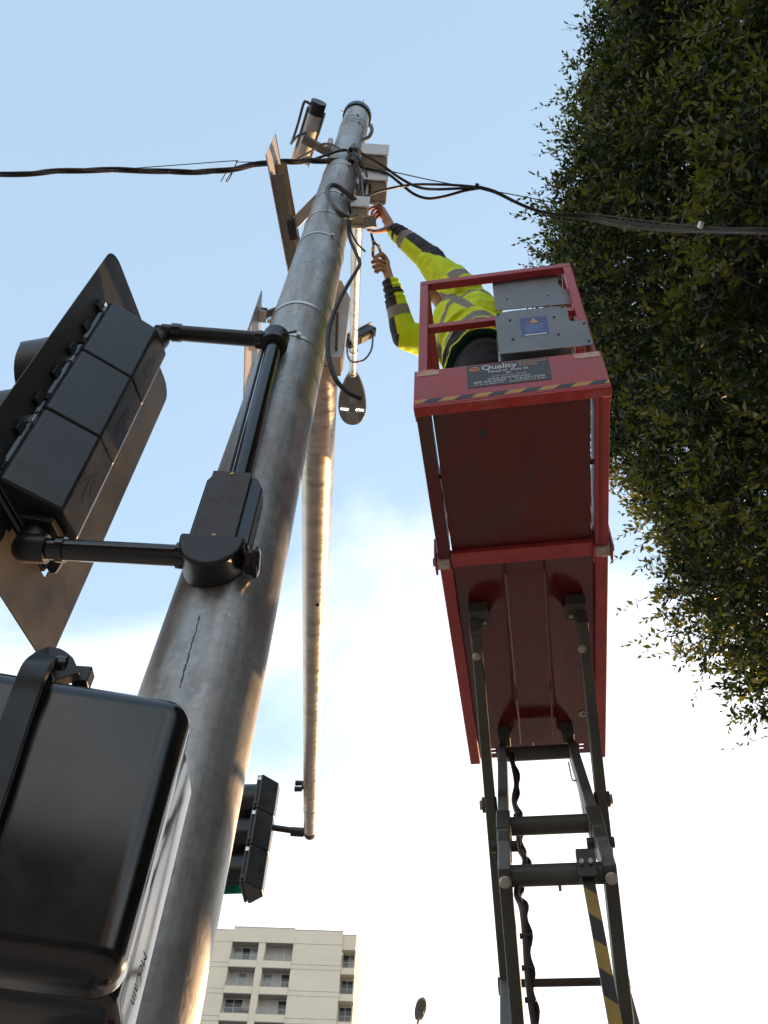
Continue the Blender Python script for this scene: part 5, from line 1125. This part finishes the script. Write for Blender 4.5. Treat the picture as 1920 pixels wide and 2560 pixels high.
# jacket
jk = MB(); HEM = 5.315
sphere(jk, CHEST + V((0.02, 0, -0.02)), (0.165, 0.215, 0.255), Matrix.Rotation(rad(-12), 3, 'Y'), 16)
for z_, cx__, rx, ry in ((HEM + 0.02, 0.425, 0.178, 0.232), (HEM + 0.12, 0.41, 0.172, 0.225), (HEM + 0.24, 0.375, 0.168, 0.220)): jk.lathe([(1, -0.06), (1, 0.07)], (0, 0, 0), n=28); jk.v[-112:] = [V((cx__ + p.x * rx, 2.12 + p.y * ry, z_ + p.z)) for p in jk.v[-112:]]
chain(jk, [(NECK + V((0.02, 0, 0.0)), 0.076), (NECK + V((0.02, 0, -0.05)), 0.11)])
chain(jk, [(CHEST + V((0.02, -0.06, 0.10)), 0.13), (LS + V((0.02, 0, -0.01)), 0.098), (LS.lerp(LE, 0.45), 0.086), (LE, 0.073), (LE.lerp(LWr, 0.5), 0.062), (LE.lerp(LWr, 0.90), 0.046)], 14)
chain(jk, [(CHEST + V((0.0, 0.06, 0.08)), 0.13), (RS, 0.098), (RS.lerp(RE, 0.5), 0.086), (RE, 0.074), (RE.lerp(RWr, 0.5), 0.060), (RE.lerp(RWr, 0.90), 0.047)], 14)
sphere(jk, V((0.40, 1.99, 5.62)), (0.13, 0.11, 0.17)); 
me = remesh(jk, 0.0062, 5)
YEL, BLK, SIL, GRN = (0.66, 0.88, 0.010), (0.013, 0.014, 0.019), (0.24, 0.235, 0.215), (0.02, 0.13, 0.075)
def seg(p, a, b):
    d = b - a; t = max(0.0, min(1.0, (p - a).dot(d) / d.length_squared)); return t, (p - (a + d * t)).length
cols = np.ones((len(me.vertices), 4))
newco = []
for i, v in enumerate(me.vertices):
    p = v.co.copy()
    tl, dl_ = seg(p, LWr, LE); tu, du = seg(p, LE, LS); trr, dr_ = seg(p, RWr, RE); tu2, du2 = seg(p, RE, RS); dt = seg(p, HIP, CHEST + V((0, 0, 0.1)))[1] - 0.11
    k = min((dl_, 0), (du, 1), (dr_, 2), (du2, 3), (dt, 4))[1]
    c = YEL; am = 0.010
    # wrinkles
    w_ = noise.noise(V((p.x * 11, p.y * 11, p.z * 11))) + 0.5 * noise.noise(V((p.x * 26, p.y * 26, p.z * 26)))
    if k in (0, 2):
        a_, b_ = (LWr, LE) if k == 0 else (RWr, RE); t_ = tl if k == 0 else trr; s_ = t_ * (b_ - a_).length
        ax = (b_ - a_).normalized(); rdv = p - (a_ + ax * s_); view = (V(CAM) - p).normalized()
        sc = ax.cross(view).normalized(); phi = rdv.normalized().dot(sc) * (1 if sc.z > 0 else -1) if k == 0 else rdv.normalized().dot(sc) * (1 if sc.x > 0 else -1)
        ring = math.sin(s_ * 170) * 0.0045 * (1 if s_ < 0.12 else 0.0)
        if k == 0:
            if s_ < 0.115: c = BLK if phi > -0.25 else (YEL if (s_ < 0.052 or s_ > 0.075) else BLK)
            elif s_ < 0.165: c = SIL
            else: c = BLK if phi > 0.15 else YEL
        else:
            if s_ < 0.165: c = BLK if phi < 0.10 else (YEL if (s_ < 0.060 or s_ > 0.095) else BLK)
            elif s_ < 0.225: c = SIL
            else: c = BLK if phi < -0.45 else YEL
        w_ = w_ * 0.5 + ring / am
    elif k == 1:
        ax = (LS - LE).normalized(); rdv = p - (LE + ax * tu * (LS - LE).length); view = (V(CAM) - p).normalized(); sc = ax.cross(view).normalized(); phi = rdv.normalized().dot(sc) * (1 if sc.z > 0 else -1)
        if tu < 0.42 * max(0, phi) ** 0.5 - 0.04: c = BLK
        elif 0.80 < tu < 1.0 and phi > 0.1: c = SIL
    elif k == 3:
        if tu2 < 0.10 and p.x < RE.x - 0.03: c = BLK
    else:
        z_ = p.z - 0.25 * (p.x - 0.4)
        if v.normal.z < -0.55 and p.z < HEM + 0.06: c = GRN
        elif p.z < HEM + 0.075: c = BLK if p.z > HEM - 0.02 else YEL
        elif HEM + 0.085 < p.z < HEM + 0.13 + 0.02 * math.sin(p.x * 20): c = SIL
        elif 5.60 < z_ + 0.55 * (p.y - 2.0) < 5.645: c = SIL
        elif abs((p.x - 0.26) + 0.5 * (p.z - 5.7)) < 0.022 and p.z > 5.5: c = SIL
        am = 0.013
    cols[i, :3] = c
    q = p + v.normal * (am * w_)
    if v.normal.z < -0.55 and p.z < HEM + 0.06 and k == 4:
        rr = math.hypot((p.x - 0.425) / 0.178, (p.y - 2.12) / 0.232); q.z = p.z + 0.10 * max(0, 1 - rr * rr)
    newco.append(q)
for v, q in zip(me.vertices, newco): v.co = q
ca2 = me.color_attributes.new('cloth', 'FLOAT_COLOR', 'POINT'); ca2.data.foreach_set('color', cols.ravel())
finish(me, 'jacket', JACKET, PER)
# glasses, watch
gl = MB()
for sg in (-1, 1):
    c = HEAD + HM @ V((0.112, 0.033 * sg, 0.012)); gl.tube([c + HM @ V((0.004 * math.cos(2 * a), 0.027 * math.cos(a), 0.020 * math.sin(a))) for a in np.linspace(0, 2 * math.pi, 21)], 0.0022, 6)
    gl.tube([HEAD + HM @ V((0.110, 0.060 * sg, 0.016)), HEAD + HM @ V((0.03, 0.084 * sg, 0.012)), HEAD + HM @ V((-0.02, 0.084 * sg, 0.004))], 0.002, 6)
gl.tube([HEAD + HM @ V((0.113, -0.007, 0.015)), HEAD + HM @ V((0.113, 0.007, 0.015))], 0.002, 6); G = gl.build('glasses', BLACK, PER)
for sg in (-1, 1): MB().prism([(0.026 * math.cos(a), 0.019 * math.sin(a)) for a in np.linspace(0, 6.283, 18, endpoint=False)], HEAD + HM @ V((0.111, 0.033 * sg, 0.012)), HM @ V((0, 1, 0)), HM @ V((0, 0, 1)), HM @ V((1, 0, 0)), 0.001).build('lens', GLASSM, G)
ax = (LE - LWr).normalized(); MB().lathe([(0.031, -0.004), (0.034, -0.003), (0.034, 0.003), (0.031, 0.004)], LWr + ax * 0.004, ax, 24).build('bracelet', STEEL, PER)
# pliers
PJ = atY(934, 606, 1.93)
PLI = thing('pliers', PJ, 'long-nosed pliers with pale yellow grips in the lower hand', 'pliers')
for (h0, h1, h2, tip_) in (((933, 620), (933, 641), (948, 662), (926, 583)), ((945, 614), (953, 634), (962, 660), (929, 583))):
    a_, b_, e_ = atY(*h0, 1.945), atY(*h1, 1.965), atY(*h2, 1.985); tp = atY(*tip_, 1.885)
    MB().tube([tp, PJ.lerp(tp, 0.55), PJ.lerp(tp, 0.1), PJ.lerp(a_, 0.3), a_], [0.0028, 0.0055, 0.009, 0.0075, 0.006], 10).build('jaw', TOOL, PLI)
    g = MB().tube(spline([a_, b_, e_], 6), 0.0078, 10).build('grip', BLACK, PLI)
    MB().tube([a_, a_.lerp(b_, 0.07), a_.lerp(b_, 0.10), a_.lerp(b_, 0.62)], [0.0105, 0.0110, 0.0084, 0.0086], 12).build('grip_guard', YELLOW, g)
MB().cyl(PJ + V((0, -0.012, 0)), PJ + V((0, 0.012, 0)), 0.008, n=14).build('pivot_rivet', STEEL, PLI)
